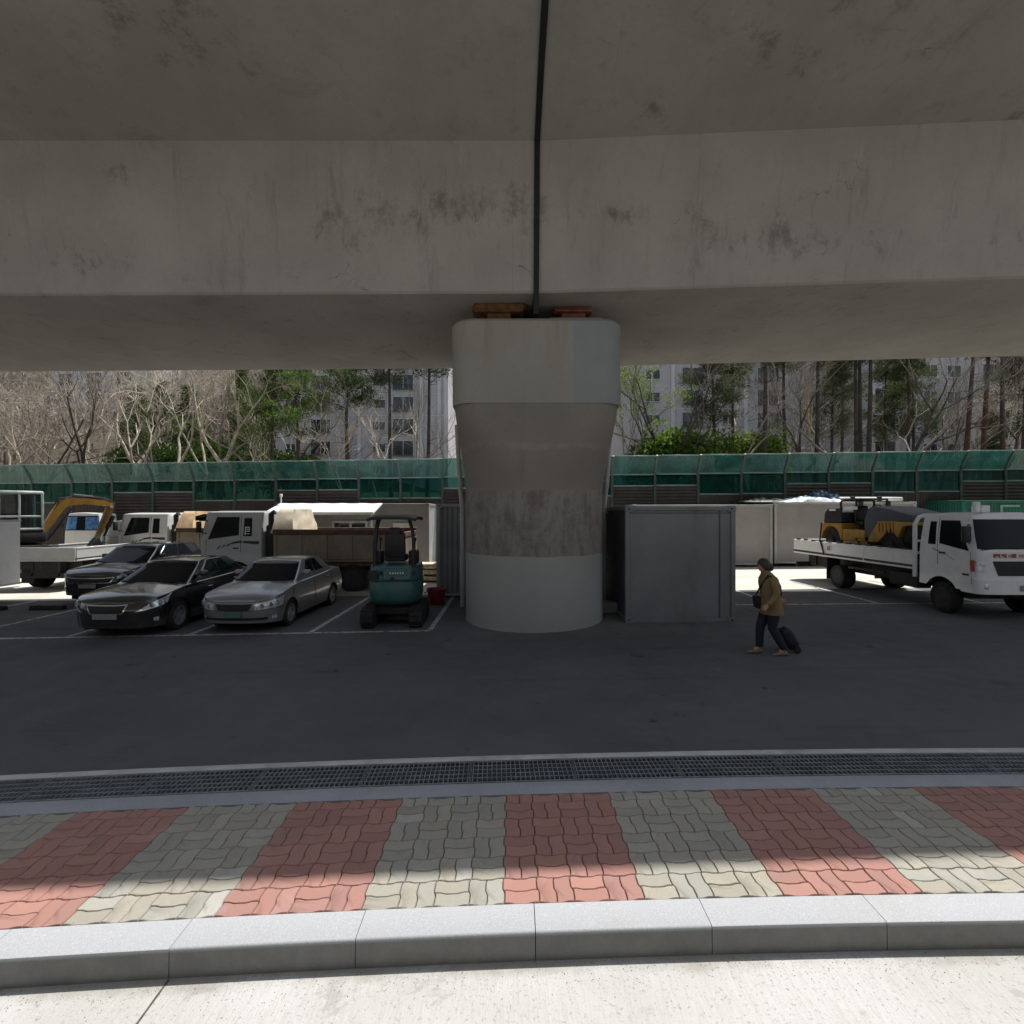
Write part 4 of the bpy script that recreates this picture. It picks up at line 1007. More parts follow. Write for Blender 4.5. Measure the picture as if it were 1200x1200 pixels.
# dump truck behind the silver sedan, nose to the left
def dump(label, loc, rz, full=True):
    root = thing('dump_truck', label, 'truck', loc, rz)
    W, Lc, wr = 1.13, 2.12, .46
    low, up = cab(root, W, Lc, .62, 1.74, 2.60, 'grey_cab' if full else 'white_paint', -1.25, wr, True, .14)
    chassis(root, -.5, -6.6, .62, .92, .45)
    if full:
        MB().box((-.02, 0, 2.50), (.30, 1.96, .05), Matrix.Rotation(R(16), 3, 'Y'), .01).box((.10, 0, 2.42), (.05, 2.0, .15), None, .01).build('sun_visor', MAT['black_plastic'], root)
    for sg in (1, -1):
        low.patch([(sg * .55, .30), (sg * .95, .30), (sg * .95, .44), (sg * .55, .44)], .008, 8, 3).build('headlight', MAT['lamp'], root)
        for a in (-1.25,): wheel(root, a, sg * (W - .16), wr, .28, 'steelwheel', 0)
        for a in ((-5.0, ) if full else (-4.9,)): wheel(root, a, sg * (W - .28), wr, .52, 'steelwheel', 0)
        mb = low.patch([(sg * 1.30, .72), (sg * 1.66, .86), (sg * 1.66, .94), (sg * 1.60, .94)], .004, 8, 2)
        low.patch([(sg * 1.68, .84), (sg * 1.97, .86), (sg * 1.97, .95), (sg * 1.68, .94)], .004, 6, 2, mb)
        for k in range(3): low.patch([(sg * (1.20 + .09 * k), .70), (sg * (1.25 + .09 * k), .72), (sg * (1.29 + .09 * k), .80), (sg * (1.24 + .09 * k), .78)], .004, 2, 2, mb)
        mb.build('door_stripe', MAT['decal_dark'], root)
        low.patch([(sg * 1.50, .56), (sg * 1.60, .56), (sg * 1.60, .63), (sg * 1.50, .63)], .004, 3, 1).build('badge', MAT['decal_dark'], root)
    if full:                                   # white P sticker on the small window of the near side
        def c(u, t): return up.P(u, t) + Vector((0, .012, 0))
        mb = MB()
        for (u0, u1, t0, t1) in ((1.71, 1.725, .16, .46), (1.71, 1.80, .43, .47), (1.79, 1.80, .30, .46), (1.71, 1.80, .29, .325), (1.71, 1.79, .37, .395), (1.70, 1.80, .20, .225)):
            up.patch([(u0, t0), (u1, t0), (u1, t1), (u0, t1)], .0095, 2, 2, mb)
        mb.build('sticker', MAT['decal_white'], root)
    low.patch([(-.6, .22), (.6, .22), (.7, .62), (-.7, .62)], .008, 16, 3).build('grille', MAT['black_plastic'], root)
    MB().bx(-2.42, -2.15, -.95, -.45, .95, 2.30, .04).bx(-2.42, -2.15, .45, .98, .95, 2.2, .04).tube([(-2.3, .9, 1.6), (-2.3, .9, 2.55), (-2.42, .9, 2.62)], .09, 10).build('air_intake', MAT['black_plastic'], root)
    MB().bx(-3.6, -2.5, -1.0, -.55, .50, .95, .04).bx(-3.7, -2.5, .55, 1.0, .50, .95, .04).bx(-1.9, -.6, -.8, .8, .5, 1.3).bx(-6.5, -6.42, -1.0, 1.0, .5, .62).build('fuel_tank', MAT['chassis'], root)
    x0, x1, z0, z1 = -2.50, -6.65, 1.10, 1.92
    mb = MB()
    for s in (-1, 1):
        mb.bx(x1, x0, s * W - .03, s * W + .03, z0, z1 - .02, .008)
        if s > 0 or True:
            for k in range(6): xx = lerp(x0 - .05, x1 + .05, k / 5); mb.bx(xx - .05, xx + .05, s * (W + .03) - .03, s * (W + .03) + .03, z0, z1 - .02, .008)
    mb.bx(x0 - .05, x0, -W, W, z0, z1 + .02).bx(x1, x1 + .06, -W, W, z0, z1 - .1).bx(x1, x0, -W, W, z0 - .08, z0 + .02)
    mb.build('dump_bed', MAT['bed_tan'], root)
    mb = MB()
    for s in (-1, 1): mb.bx(x1 - .02, x0 + .02, s * (W + .01) - .075, s * (W + .01) + .075, z1 - .02, z1 + .14, .012)
    mb.bx(x1 - .02, x1 + .1, -W, W, z1 - .12, z1 + .04, .01).bx(x1 - .05, x0 - .4, -W + .1, W - .1, z0 - .24, z0 - .09)
    mb.build('bed_rim', MAT['bed_rust'], root)
    # folded tarpaulin hood over the front of the bed: four sides leaning in
    a, b = x0 + .12, x0 - .58
    zb, zt = z1 + .02, z1 + .80
    i1, i2 = .09, .46
    base = [(a, W + .02), (b, W + .02), (b, -W - .02), (a, -W - .02)]; topp = [(a - i1, W - i2), (b + i1, W - i2), (b + i1, -W + i2), (a - i1, -W + i2)]
    mb = MB(); rows = []
    for k in range(7):
        f = k / 6; row = []
        for e in range(4):
            for m in range(8):
                g = m / 8; p = Vector(base[e]).lerp(Vector(base[(e+1) % 4]), g); q = Vector(topp[e]).lerp(Vector(topp[(e+1) % 4]), g)
                v = p.lerp(q, f); w = noise.noise(Vector((v.x * 3, v.y * 3, f * 3))) * .035
                row.append((v.x + w, v.y * (1 + .03 * math.sin(PI * f)) + w, lerp(zb, zt, f)))
        rows.append(row)
    vs = mb.grid(rows, False, True); mb.bm.faces.new(vs[-1])
    mb.build('tarpaulin_hood', MAT['tarp_cream' if full else 'tarp_orange'], root, 60)
    return root
dump('pale grey dump truck, black sun visor and cream tarpaulin hood, behind the silver sedan', on(-10.15, 17.6), PI)
dump('white dump truck with a tan tarpaulin hood standing far back by the barrier', on(-15.75, 21.4), PI, False)

# truck seen from its tail at the left, with a yellow excavator aboard
t2, low2, up2, c0, c1 = flatbed_truck('flatbed_truck', 'white flatbed truck seen from its tailgate, carrying a yellow excavator', on(-15.98, 23.2), R(90), 5.7, 1.08, 1.7, 1.12, 1.48, .42, (-1.0, -4.85), 'grey_cab')
def excavator():
    r = thing('excavator', 'yellow excavator with a glazed cab and bent boom on the tail-on flatbed truck', 'excavator', (-17.45, 18.2, G(-17) + 1.13), R(56))
    Y, K = MAT['yellow_paint'], MAT['chassis']
    def track(s):
        prof = [(x, z) for x, z in [(-.5 + .20 * math.cos(R(a)), .21 + .20 * math.sin(R(a))) for a in range(90, 271, 20)] + [(.5 + .20 * math.cos(R(a)), .21 + .20 * math.sin(R(a))) for a in range(-90, 91, 20)]]
        MB().prism(prof, 'y', s * .62 - .15, s * .62 + .15, .02).build('track', K, r)
    track(1); track(-1)
    MB().bx(-.5, .5, -.5, .5, .2, .45, .03).build('undercarriage', K, r)
    MB().bx(-1.0, .55, -.72, .72, .50, .94, .10, 2).build('house', K, r)
    MB().bx(-1.02, -.4, -.70, .70, .58, .86, .08, 2).build('counterweight', MAT['steelwheel'], r)
    e = part('cab', r)
    mb = MB(); c = [(-.72, -.70), (.42, -.70), (.42, .26), (-.72, .26)]
    for x, y in c: mb.bar((x, y, .95), (x * (.94 if x > 0 else 1), y, 2.24), .07, .07, .01)
    for z in (.98, 1.42, 2.24):
        for (xa, ya), (xb, yb) in zip(c, c[1:] + c[:1]): mb.bar((xa, ya, z), (xb, yb, z), .065, .065, .01)
    mb.bx(-.74, .44, -.72, .28, 2.25, 2.31, .03).bar((-.2, -.70, .95), (-.2, -.70, 2.24), .06, .06, .01)
    mb.build('cab_frame', MAT['cab_frame'], e)
    mb = MB()
    for (xa, ya), (xb, yb) in zip(c, c[1:] + c[:1]):
        mb.grid([[(xa, ya, .98), (xa, ya, 2.22)], [(xb, yb, .98), (xb, yb, 2.22)]])
    mb.build('cab_glass', MAT['cab_glass'], e, flat=True)
    MB().box((-.35, -.2, 1.25), (.45, .45, .5), None, .08, 2).box((-.52, -.2, 1.62), (.12, .42, .55), None, .05, 2).build('operator_seat', MAT['seat'], e)
    # boom: swan neck, then the arm hanging down
    def beam(name, pts, w, hs, mat):
        mb = MB(); rows = []
        for i, (x, z) in enumerate(pts):
            a = Vector(pts[max(i-1, 0)]); b = Vector(pts[min(i+1, len(pts)-1)]); d = (b - a).normalized(); n = Vector((-d.y, d.x)) * hs[i] / 2
            rows.append([(x + n.x, -w/2, z + n.y), (x + n.x, w/2, z + n.y), (x - n.x, w/2, z - n.y), (x - n.x, -w/2, z - n.y)])
        vs = mb.grid(rows, False, True); mb.bm.faces.new(vs[0]); mb.bm.faces.new(vs[-1][::-1])
        return mb.build(name, mat, r)
    beam('boom', [(.45, .62), (.72, 1.12), (.98, 1.62), (1.10, 1.84), (1.28, 1.95), (1.8, 1.99), (2.4, 1.93), (2.66, 1.84)], .20, [.16, .22, .27, .31, .29, .23, .20, .15], Y)
    for k, (dy, dz) in enumerate(((-.07, .16), (.0, .20), (.07, .16))):
        MB().tube([(.55, dy, .95), (.82, dy, 1.50), (1.02, dy * 1.4, 2.0 + .05 * k), (1.3, dy, 2.02 + dz * .6), (1.9, dy, 2.0 + dz), (2.45, dy, 1.92 + dz), (2.72, dy, 1.98), (2.74, dy, 1.6)], .022, 6).build('hydraulic_hose', K, r)
    beam('arm', [(2.70, 1.98), (2.60, 1.70), (2.40, 1.15), (2.18, .55)], .16, [.14, .27, .20, .13], MAT['yellow_worn'])
    for p, q_, e_ in (((.62, -.16, .55), (1.02, -.16, 1.18), (1.36, -.16, 1.72)), ((1.45, 0, 2.2), (2.05, 0, 2.14), (2.66, 0, 1.98)), ((2.72, 0, 1.42), (2.56, 0, .98), (2.42, 0, .62))):
        MB().tube([p, q_], .075, 10).tube([q_, e_], .04, 10).build('hydraulic_ram', MAT['steelwheel'], r)
    MB().prism([(2.18, .62), (2.30, .30), (2.15, .02), (1.82, -.0), (1.62, .16), (1.70, .22), (1.92, .20), (2.02, .42)], 'y', -.24, .24, .012).build('bucket', K, r)
    MB().lathe([(.001, -.16), (.06, -.16), (.06, .16), (.001, .16)], (2.62, 0, 1.78), 'y', 12).lathe([(.001, -.16), (.05, -.16), (.05, .16), (.001, .16)], (2.18, 0, .56), 'y', 12).build('pivot_pin', MAT['chrome'], r)
excavator()
# a white box body cut by the frame's left edge
v = thing('box_truck', 'white panel-sided box truck cut off by the left edge of the view', 'truck', on(-16.07, 10.1), R(-90))
cab(v, .98, 1.65, .45, 1.35, 2.15, 'white_paint', -1.0, .36)
MB().bx(-5.56, -1.85, -1.05, 1.05, .50, 2.46, .03).build('box_body', MAT['white_paint'], v)
mb = MB()
for z in (.53, 2.43): mb.bx(-5.57, -1.84, -1.062, 1.062, z - .03, z + .03, .006)
mb.build('edge_rail', MAT['container_frame'] if 'container_frame' in MAT else MAT['cont_frame'], v)
MB().bx(-5.574, -5.55, -.98, .98, .60, 2.34, .004).build('rear_door', MAT['white_paint'], v)
MB().bx(-5.4, -.4, -.45, .45, .36, .51).build('chassis', MAT['chassis'], v)
for s in (1, -1):
    wheel(v, -4.55, s * .80, .36, .36, 'steelwheel', 0); wheel(v, -1.0, s * .82, .36, .22, 'steelwheel', 0)
# pale pickup with a blue-tinted screen far behind
w = thing('small_truck', 'small far truck with a bright blue windscreen seen under the yellow boom', 'truck', on(-19.35, 22.9), R(-90))
lw, uw = cab(w, .80, 1.3, .6, 1.85, 2.65, 'white_paint', None, .4, False, .10)
uw.patch([(-.78, .12), (-.04, .12), (-.04, .82), (-.78, .82)], .012, 12, 4).build('windscreen_half', MAT['blue_glass'], w)
uw.patch([(.04, .12), (.78, .12), (.78, .82), (.04, .82)], .012, 12, 4).build('windscreen_half', MAT['blue_glass'], w)
MB().bx(-3.6, -1.35, -.8, .8, .9, 1.5, .02).build('bed', MAT['white_paint'], w)
for s in (1, -1):
    wheel(w, -.6, s * .66, .42, .2, 'steelwheel', 0); wheel(w, -2.9, s * .66, .42, .2, 'steelwheel', 0)

# teal mini excavator seen from behind
def mini():
    r = thing('mini_excavator', 'teal mini excavator with a black canopy, seen from behind beside the silver sedan', 'excavator', on(-2.66, 11.85), R(93))
    T, K = MAT['teal_paint'], MAT['black_plastic']
    for s in (-1, 1):
        prof = [(-.62 + .21 * math.cos(R(a)), .22 + .21 * math.sin(R(a))) for a in range(90, 271, 15)] + [(.62 + .21 * math.cos(R(a)), .22 + .21 * math.sin(R(a))) for a in range(-90, 91, 15)]
        e = part('track', r)
        MB().prism(prof, 'y', s * .52 - .135, s * .52 + .135, .015).build('track_belt', MAT['tyre'], e)
        mb = MB(); n = 30; per = 4 * .62 + 2 * PI * .21
        for k in range(n):
            d = per * k / n
            if d < 1.24: p, a = (-.62 + d, .43), 90
            elif d < 1.24 + PI * .21: a = 90 - math.degrees((d - 1.24) / .21); p = (.62 + .21 * math.cos(R(a)), .22 + .21 * math.sin(R(a)))
            elif d < 2.48 + PI * .21: p, a = (.62 - (d - 1.24 - PI * .21), .01), -90
            else: a = -90 - math.degrees((d - 2.48 - PI * .21) / .21); p = (-.62 + .21 * math.cos(R(a)), .22 + .21 * math.sin(R(a)))
            mb.box((p[0], s * .52, p[1]), (.035, .27, .05), Matrix.Rotation(R(-a), 3, 'Y'), .008)
        mb.build('track_lugs', MAT['tyre'], e)
        mb = MB()
        for x in (-.62, -.3, 0, .3, .62): mb.lathe([(.001, s * .66), (.11, s * .66), (.13, s * .64), (.13, s * .40)], (x, 0, .22 if abs(x) > .5 else .16), 'y', 14)
        mb.build('track_roller', MAT['chassis'], e)
    MB().bx(-.45, .45, -.42, .42, .24, .42, .03).lathe([(.40, .42), (.40, .52)], (0, 0, 0), 'z', 20).build('undercarriage', MAT['chassis'], r)
    MB().bx(.80, .90, -.66, .66, .08, .40, .02).bx(.2, .85, -.30, -.22, .20, .30).bx(.2, .85, .22, .30, .20, .30).build('dozer_blade', T, r)
    # rounded tail: plan outline swept up
    def outline(k, n=22):
        p = []
        for i in range(n + 1):
            a = R(100 + 160 * i / n); p.append((.12 + .80 * k * math.cos(a), .60 * k * math.copysign(abs(math.sin(a)) ** .36, math.sin(a))))
        return p + [(.40, -.56 * k), (.40, .56 * k)]
    mb = MB(); rows = []
    for z, k in ((.50, .86), (.55, .93), (.62, .985), (.80, 1.0), (.96, 1.0), (1.0, .99)): rows.append([(x, y, z) for x, y in outline(k)])
    vs = mb.grid(rows, False, True); mb.bm.faces.new(vs[0]); mb.bm.faces.new(vs[-1]); mb.build('counterweight', T, r, 30)
    mb = MB(); rows = []
    for z, k in ((1.01, .965), (1.06, .975), (1.28, .965), (1.34, .93), (1.36, .85)): rows.append([(x, y, z) for x, y in outline(k)])
    vs = mb.grid(rows, False, True); mb.bm.faces.new(vs[0]); mb.bm.faces.new(vs[-1]); mb.build('engine_cover', T, r, 30)
    MB().bx(-.70, -.655, -.42, .18, 1.05, 1.30, .012).build('rear_hatch', MAT['teal_paint'], r)
    h = MB().bx(-.715, -.70, -.34, .10, 1.15, 1.25, .006).build('name_plate', MAT['plate_green'], r)
    mb = MB()
    for k in range(6): mb.bx(-.722, -.714, -.26 + k * .055, -.235 + k * .055, 1.185, 1.215)
    mb.build('name_strokes', MAT['decal_white'], h)
    MB().bx(-.712, -.69, -.06, .02, 1.06, 1.11, .006).bx(-.705, -.69, .30, .50, 1.06, 1.26, .01).bx(-.706, -.69, -.51, -.45, 1.16, 1.24, .006).bx(-.706, -.69, .20, .26, 1.16, 1.24, .006).build('vent', K, r)
    # seat, levers, canopy
    MB().box((-.18, -.03, 1.50), (.46, .46, .16), None, .05, 2).box((-.42, -.03, 1.78), (.13, .46, .58), Matrix.Rotation(R(-8), 3, 'Y'), .06, 2).box((-.46, -.03, 2.10), (.10, .26, .18), None, .05, 2).build('operator_seat', MAT['seat'], r)
    mb = MB()
    for s in (-1, 1):
        mb.bx(-.30, .12, s * .40 - .10, s * .40 + .10, 1.36, 1.66, .04, 2).tube([(.05, s * .40, 1.64), (.12, s * .40, 1.86)], .016, 6).lathe([(.001, .07), (.028, .06), (.03, 0), (.02, -.03)], (.12, s * .40, 1.87), 'z', 10)
    mb.tube([(.34, .1, 1.0), (.36, .1, 1.75)], .018, 6).tube([(.34, -.1, 1.0), (.36, -.1, 1.75)], .018, 6).build('control_console', K, r)
    MB().bx(.0, .55, -.5, .5, .98, 1.04, .01).build('floor_plate', K, r)
    mb = MB()
    mb.tube([(-.52, -.44, 1.30), (-.50, -.45, 1.70), (-.44, -.42, 2.10), (-.38, -.33, 2.38)], .038, 8); mb.build('canopy_post', K, r)
    MB().tube([(-.52, .40, 1.30), (-.52, .40, 1.75), (-.46, .38, 2.15), (-.38, .34, 2.38)], .048, 8).build('canopy_post', K, r)
    mb = MB(); rows = []
    for i in range(9):
        x = lerp(-.75, .55, i / 8); row = []
        for k in range(13):
            f = k / 12 * 2 - 1; row.append((x, .53 * f, 2.47 - .045 * abs(f) ** 4 - .04 * abs(lerp(-1, 1, i / 8)) ** 4))
        rows.append(row)
    mb.grid(rows); mb.grid([[(a, b * .985, c - .06) for a, b, c in r_] for r_ in rows])
    ring = [r_[0] for r_ in rows] + rows[-1][1:] + [r_[-1] for r_ in rows[-2::-1]] + rows[0][-2:0:-1]
    mb.grid([ring, [(a, b * .985, c - .06) for a, b, c in ring]], False, True)
    mb.build('canopy', K, r, 40)
    # folded boom ahead of the operator
    def beam(name, pts, y, w, hs):
        mb = MB(); rows = []
        for i, (x, z) in enumerate(pts):
            a = Vector(pts[max(i-1, 0)]); b = Vector(pts[min(i+1, len(pts)-1)]); d = (b - a).normalized(); n = Vector((-d.y, d.x)) * hs[i] / 2
            rows.append([(x + n.x, y - w/2, z + n.y), (x + n.x, y + w/2, z + n.y), (x - n.x, y + w/2, z - n.y), (x - n.x, y - w/2, z - n.y)])
        vs = mb.grid(rows, False, True); mb.bm.faces.new(vs[0]); mb.bm.faces.new(vs[-1][::-1]); mb.build(name, T, r)
    beam('boom', [(.55, .75), (.80, 1.10), (1.05, 1.60), (1.40, 1.95), (1.75, 2.0)], .28, .16, [.18, .22, .24, .2, .14])
    beam('arm', [(1.80, 2.08), (1.70, 1.6), (1.55, .9)], .28, .13, [.14, .2, .12])
    MB().prism([(1.55, .95), (1.70, .62), (1.58, .36), (1.30, .34), (1.12, .50), (1.36, .56)], 'y', .06, .50, .01).build('bucket', MAT['chassis'], r)
mini()
# ------------------------------------------------------------------ containers and yard clutter
def container(label, x0, y0, L, W, H, mat, side=None, z=0.0, rz=0.0, frame='cont_frame', corr=True, cat='container', name='storage_container', inner_line=False):
    """x0,y0 = front left corner; local x along the front, y into the depth"""
    r = thing(name, label, cat, (x0, y0, G(x0) + z), rz)
    m, sm, fm = MAT[mat], MAT[side or mat], MAT[frame]
    f = .10
    mb = MB()
    for x in (0, L - f):
        for y in (0, W - f): mb.bx(x, x + f, y, y + f, .0, H, .008)
    for zz in (.0, H - f):
        for y in (.004, W - f - .004): mb.bx(f, L - f, y, y + f, zz + .003, zz + f - .003, .008)
        for x in (.004, L - f - .004): mb.bx(x, x + f, f, W - f, zz + .003, zz + f - .003, .008)
    mb.build('frame', fm, r)
    def wall(a, b, horizontal, name, mm, wave):
        mb = MB(); n = int((b - a) / .14); rows = []
        pts = []
        if wave:
            for k in range(n):
                u = lerp(a, b, k / n); d = (b - a) / n
                pts += [(u, .0), (u + d * .32, .0), (u + d * .5, wave), (u + d * .82, wave)]
            pts.append((b, 0))
        else: pts = [(a, 0), (b, 0)]
        return pts
    for nm, yy, sg in (('front_wall', .035, 1), ('back_wall', W - .035, -1)):
        pts = wall(f, L - f, True, nm, m, .028 if corr else 0)
        mb = MB(); mb.grid([[(u, yy + sg * w, f), (u, yy + sg * w, H - f)] for u, w in pts])
        mb.build(nm, m, r, 30)
    for xx, sg in ((.035, 1), (L - .035, -1)):
        pts = wall(f, W - f, False, 'side', sm, .028)
        mb = MB(); mb.grid([[(xx + sg * w, u, f), (xx + sg * w, u, H - f)] for u, w in pts]); mb.build('side_wall', sm, r, 30)
    MB().bx(f * .8, L - f * .8, f * .8, W - f * .8, H - .045, H - .015).build('roof', MAT['roof_white'] if mat == 'cont_pale' else m, r)
    for x in (0, L):
        for zz in (0, H):
            c = MB()
            sx, sz = (1 if x == 0 else -1), (1 if zz == 0 else -1)
            c.bx(x - .006 * sx, x + .17 * sx, -.008, .16, zz - .006 * sz, zz + .12 * sz, .008)
            e = c.build('corner_casting', fm, r)
            MB().bx(x + .055 * sx, x + .115 * sx, -.012, .02, zz + .035 * sz, zz + .085 * sz, .012).build('casting_hole', MAT['hole'], e)
    return r
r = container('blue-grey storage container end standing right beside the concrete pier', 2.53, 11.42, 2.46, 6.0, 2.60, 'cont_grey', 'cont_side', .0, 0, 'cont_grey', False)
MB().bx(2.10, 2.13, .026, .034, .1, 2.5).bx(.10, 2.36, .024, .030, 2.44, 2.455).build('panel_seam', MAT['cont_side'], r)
container('weathered narrow grey container tucked in shade left of the pier', -2.22, 15.05, 2.44, 6.0, 2.72, 'cont_worn', 'cont_worn', .05, 0, 'cont_pale')
container('pale grey long container in the back row nearest the grey container', 5.25, 22.25, 6.0, 2.3, 2.62, 'cont_pale', 'cont_pale', .14, R(-1.5), 'cont_frame', False)
r = container('pale grey long container with tarpaulins heaped on its roof behind the loaded flatbed', 11.34, 22.1, 6.0, 2.3, 2.66, 'cont_pale', 'cont_pale', .14, R(-1.5), 'cont_frame', False)
mb = MB()
for x in (2.35, 2.62): mb.bx(x, x + .1, .012, .025, 1.78, 2.02)
mb.build('vent', MAT['cont_side'], r)
r = container('dark green container with pale markings at the far right', 19.0, 21.6, 6.0, 2.3, 2.75, 'cont_green', 'cont_green', .02, R(-2), 'cont_green')
mb = MB()
for k in range(3):
    x = 1.55 + k * 1.05
    mb.bx(x, x + .10, -.01, .0, 1.55, 2.55).bx(x + .1, x + .78, -.01, .0, 2.47, 2.55).bx(x + .1, x + .78, -.01, .0, 1.98, 2.08).bx(x + .1, x + .78, -.01, 0, 1.55, 1.64)
mb.bx(.35, .40, -.01, 0, 1.2, 2.5).bx(.95, 1.0, -.01, 0, 1.2, 2.5)
mb.build('marking', plain('pale_green_marking', (.25, .42, .34), .6), r)
# site office with awning
r = container('pale grey site office container with white awning and window behind the dump truck', -9.6, 20.9, 6.2, 2.4, 2.85, 'cont_pale', 'roof_white', .12, R(1), 'cont_pale', False, 'site office', 'site_office')
mb = MB(); rows = [[(lerp(.15, 4.3, i / 10), lerp(.0, -1.5, k / 4), 2.86 - .10 * k - .015 * (i % 2)) for k in range(5)] for i in range(11)]
mb.grid(rows); mb.grid([[(a, b, c - .04) for a, b, c in q] for q in rows])
for x in (.2, 4.22): mb.bar((x, -1.45, 2.42), (x, -.02, 2.80), .05, .05)
mb.bar((.15, -1.5, 2.44), (4.3, -1.5, 2.44), .05, .10)
mb.build('awning', MAT['roof_white'], r)
mb = MB()
for x in (2.25, 2.95, 3.6): mb.bx(x, x + .08, -.02, .04, 1.2, 2.10)
mb.bx(2.25, 3.68, -.021, .04, 2.05, 2.13).bx(2.25, 3.68, -.021, .04, 1.15, 1.23)
w = mb.build('window', MAT['win_frame'], r)
MB().bx(2.3, 3.62, .0, .02, 1.2, 2.08).build('pane', MAT['win_glass'], w)
d = MB().bx(4.72, 5.5, -.012, .03, .12, 2.05, .01).build('door', MAT['roof_white'], r)
MB().bx(4.84, 5.38, -.02, -.008, 1.1, 1.85).build('pane', MAT['win_glass'], d)
MB().tube([(.3, -.3, 2.85), (.3, -.3, 3.15)], .03, 8).box((.3, -.3, 3.16), (.10, .10, .12), None, .02).build('stove_pipe', MAT['roof_white'], r)
mb = MB()
mb.tube([(1.3, -1.4, 0), (1.3, -1.4, 2.44)], .03, 8).tube([(4.2, -1.4, 0), (4.2, -1.4, 2.44)], .03, 8).build('awning_post', MAT['roof_white'], r)

def crumple(name, label, mat, x, y, z, lx, ly, h, seed, rz=0):
    mb = MB(); rows = []; n, m = 26, 16
    for i in range(n + 1):
        row = []
        for k in range(m + 1):
            u, v = i / n, k / m
            e = (math.sin(PI * u) * math.sin(PI * v)) ** .4
            q = Vector((u * lx * 2.2 + seed * 7, v * ly * 2.2, seed))
            hh = h * e * (.45 + .9 * abs(noise.noise(q)) + .35 * noise.noise(q * 2.7))
            row.append(((u - .5) * lx + .12 * noise.noise(q * 1.7), (v - .5) * ly + .1 * noise.noise(q * 1.3 + Vector((5, 5, 5))), max(.0, hh)))
        rows.append(row)
    mb.grid(rows)
    o = mb.build(name, MAT[mat], None, 60); o.location = (x, y, z); o.rotation_euler = (0, 0, rz)
    return tag(o, label, 'tarpaulin')
zt = G(13) + .14 + 2.66
crumple('tarpaulin', 'crumpled silver tarpaulin on the long container roof', 'tarp_silver', 13.35, 23.0, zt - .02, 3.4, 1.7, .34, 1)
crumple('tarpaulin', 'heap of blue tarpaulin on the long container roof', 'tarp_blue', 14.05, 23.3, zt + .05, 1.3, 1.2, .62, 2)
crumple('tarpaulin', 'dark sheet lying flat over the joint of the two long containers', 'black_plastic', 11.5, 23.1, G(11.4) + .14 + 2.66, 2.6, 1.6, .2, 3)
r = thing('pipe_bundle', 'white rolled sheets laid along the container roof, tied with black straps', 'rolled sheets', (15.8, 22.55, zt + .0))
MB().tube([(-1.4, 0, .11), (1.35, 0, .11)], .10, 12).tube([(-1.3, .22, .11), (1.25, .22, .11)], .10, 12).build('roll', MAT['roof_white'], r)
mb = MB()
for x in (-.85, .32): mb.bx(x - .09, x + .09, -.125, .35, -.0, .235, .01).bx(x - .09, x + .09, -.64, -.60, -.55, .02).bx(x - .09, x + .09, -.62, -.1, .0, .02)
mb.build('strap', MAT['black_plastic'], r)

# red tub, timber, wheel stops, a block by the pier
t = thing('plastic_tub', 'dark red plastic tub on the ground behind the mini excavator', 'tub', on(-2.08, 14.1))
MB().lathe([(.20, .0), (.215, .02), (.255, .38), (.275, .385), (.28, .42), (.262, .42), (.24, .39), (.20, .05), (.001, .05)], (0, 0, 0), 'z', 28).build('body', MAT['redplastic'], t)
mb = MB()
for s in (-1, 1): mb.tube([(s * .26, -.09, .34), (s * .32, -.06, .30), (s * .32, .06, .30), (s * .26, .09, .34)], .014, 6)
mb.build('handle', MAT['redplastic'], t)
for k, (x, y, dz, lab) in enumerate(((-2.95, 18.9, 0, 'lowest'), (-2.92, 18.92, .23, 'middle'), (-2.97, 18.88, .46, 'uppermost'))):
    o = thing('timber_bundle', '%s bundle of pale timber boards stacked in the sun left of the pier' % lab, 'timber', on(x, y, dz), R(2 * k - 2), 'stacked timber bundles')
    mb = MB(); rg = random.Random(k)
    for i in range(5):
        for j in range(3):
            mb.box((rg.uniform(-.03, .03), (i - 2) * .16, .075 + j * .05), (.95 + rg.uniform(-.05, .05), .15, .045), None, .006)
    mb.build('board', MAT['timber'], o)
    MB().bx(-.35, -.27, -.42, .42, 0, .05).bx(.27, .35, -.42, .42, 0, .05).build('bearer', MAT['timber'], o)
for x, lab in ((-14.2, 'black rubber wheel stop nearer the box truck'), (-12.6, 'black rubber wheel stop nearer the dark blue-black car')):
    MBs = MB().prism([(-.09, 0), (-.06, .12), (.06, .12), (.09, 0)], 'x', -.45, .45, .015)
    o = MBs.build('wheel_stop', MAT['rubber']); o.location = on(x, 13.9); tag(o, lab, 'wheel stop', 'wheel stops on the lot')
o = MB().bx(-.26, .26, -.3, .3, 0, .24, .025, 2).build('concrete_block', MAT['block']); o.location = on(2.3, 12.75); o.rotation_euler = (0, 0, R(12))
tag(o, 'low concrete block between the pier foot and the grey container', 'concrete block')

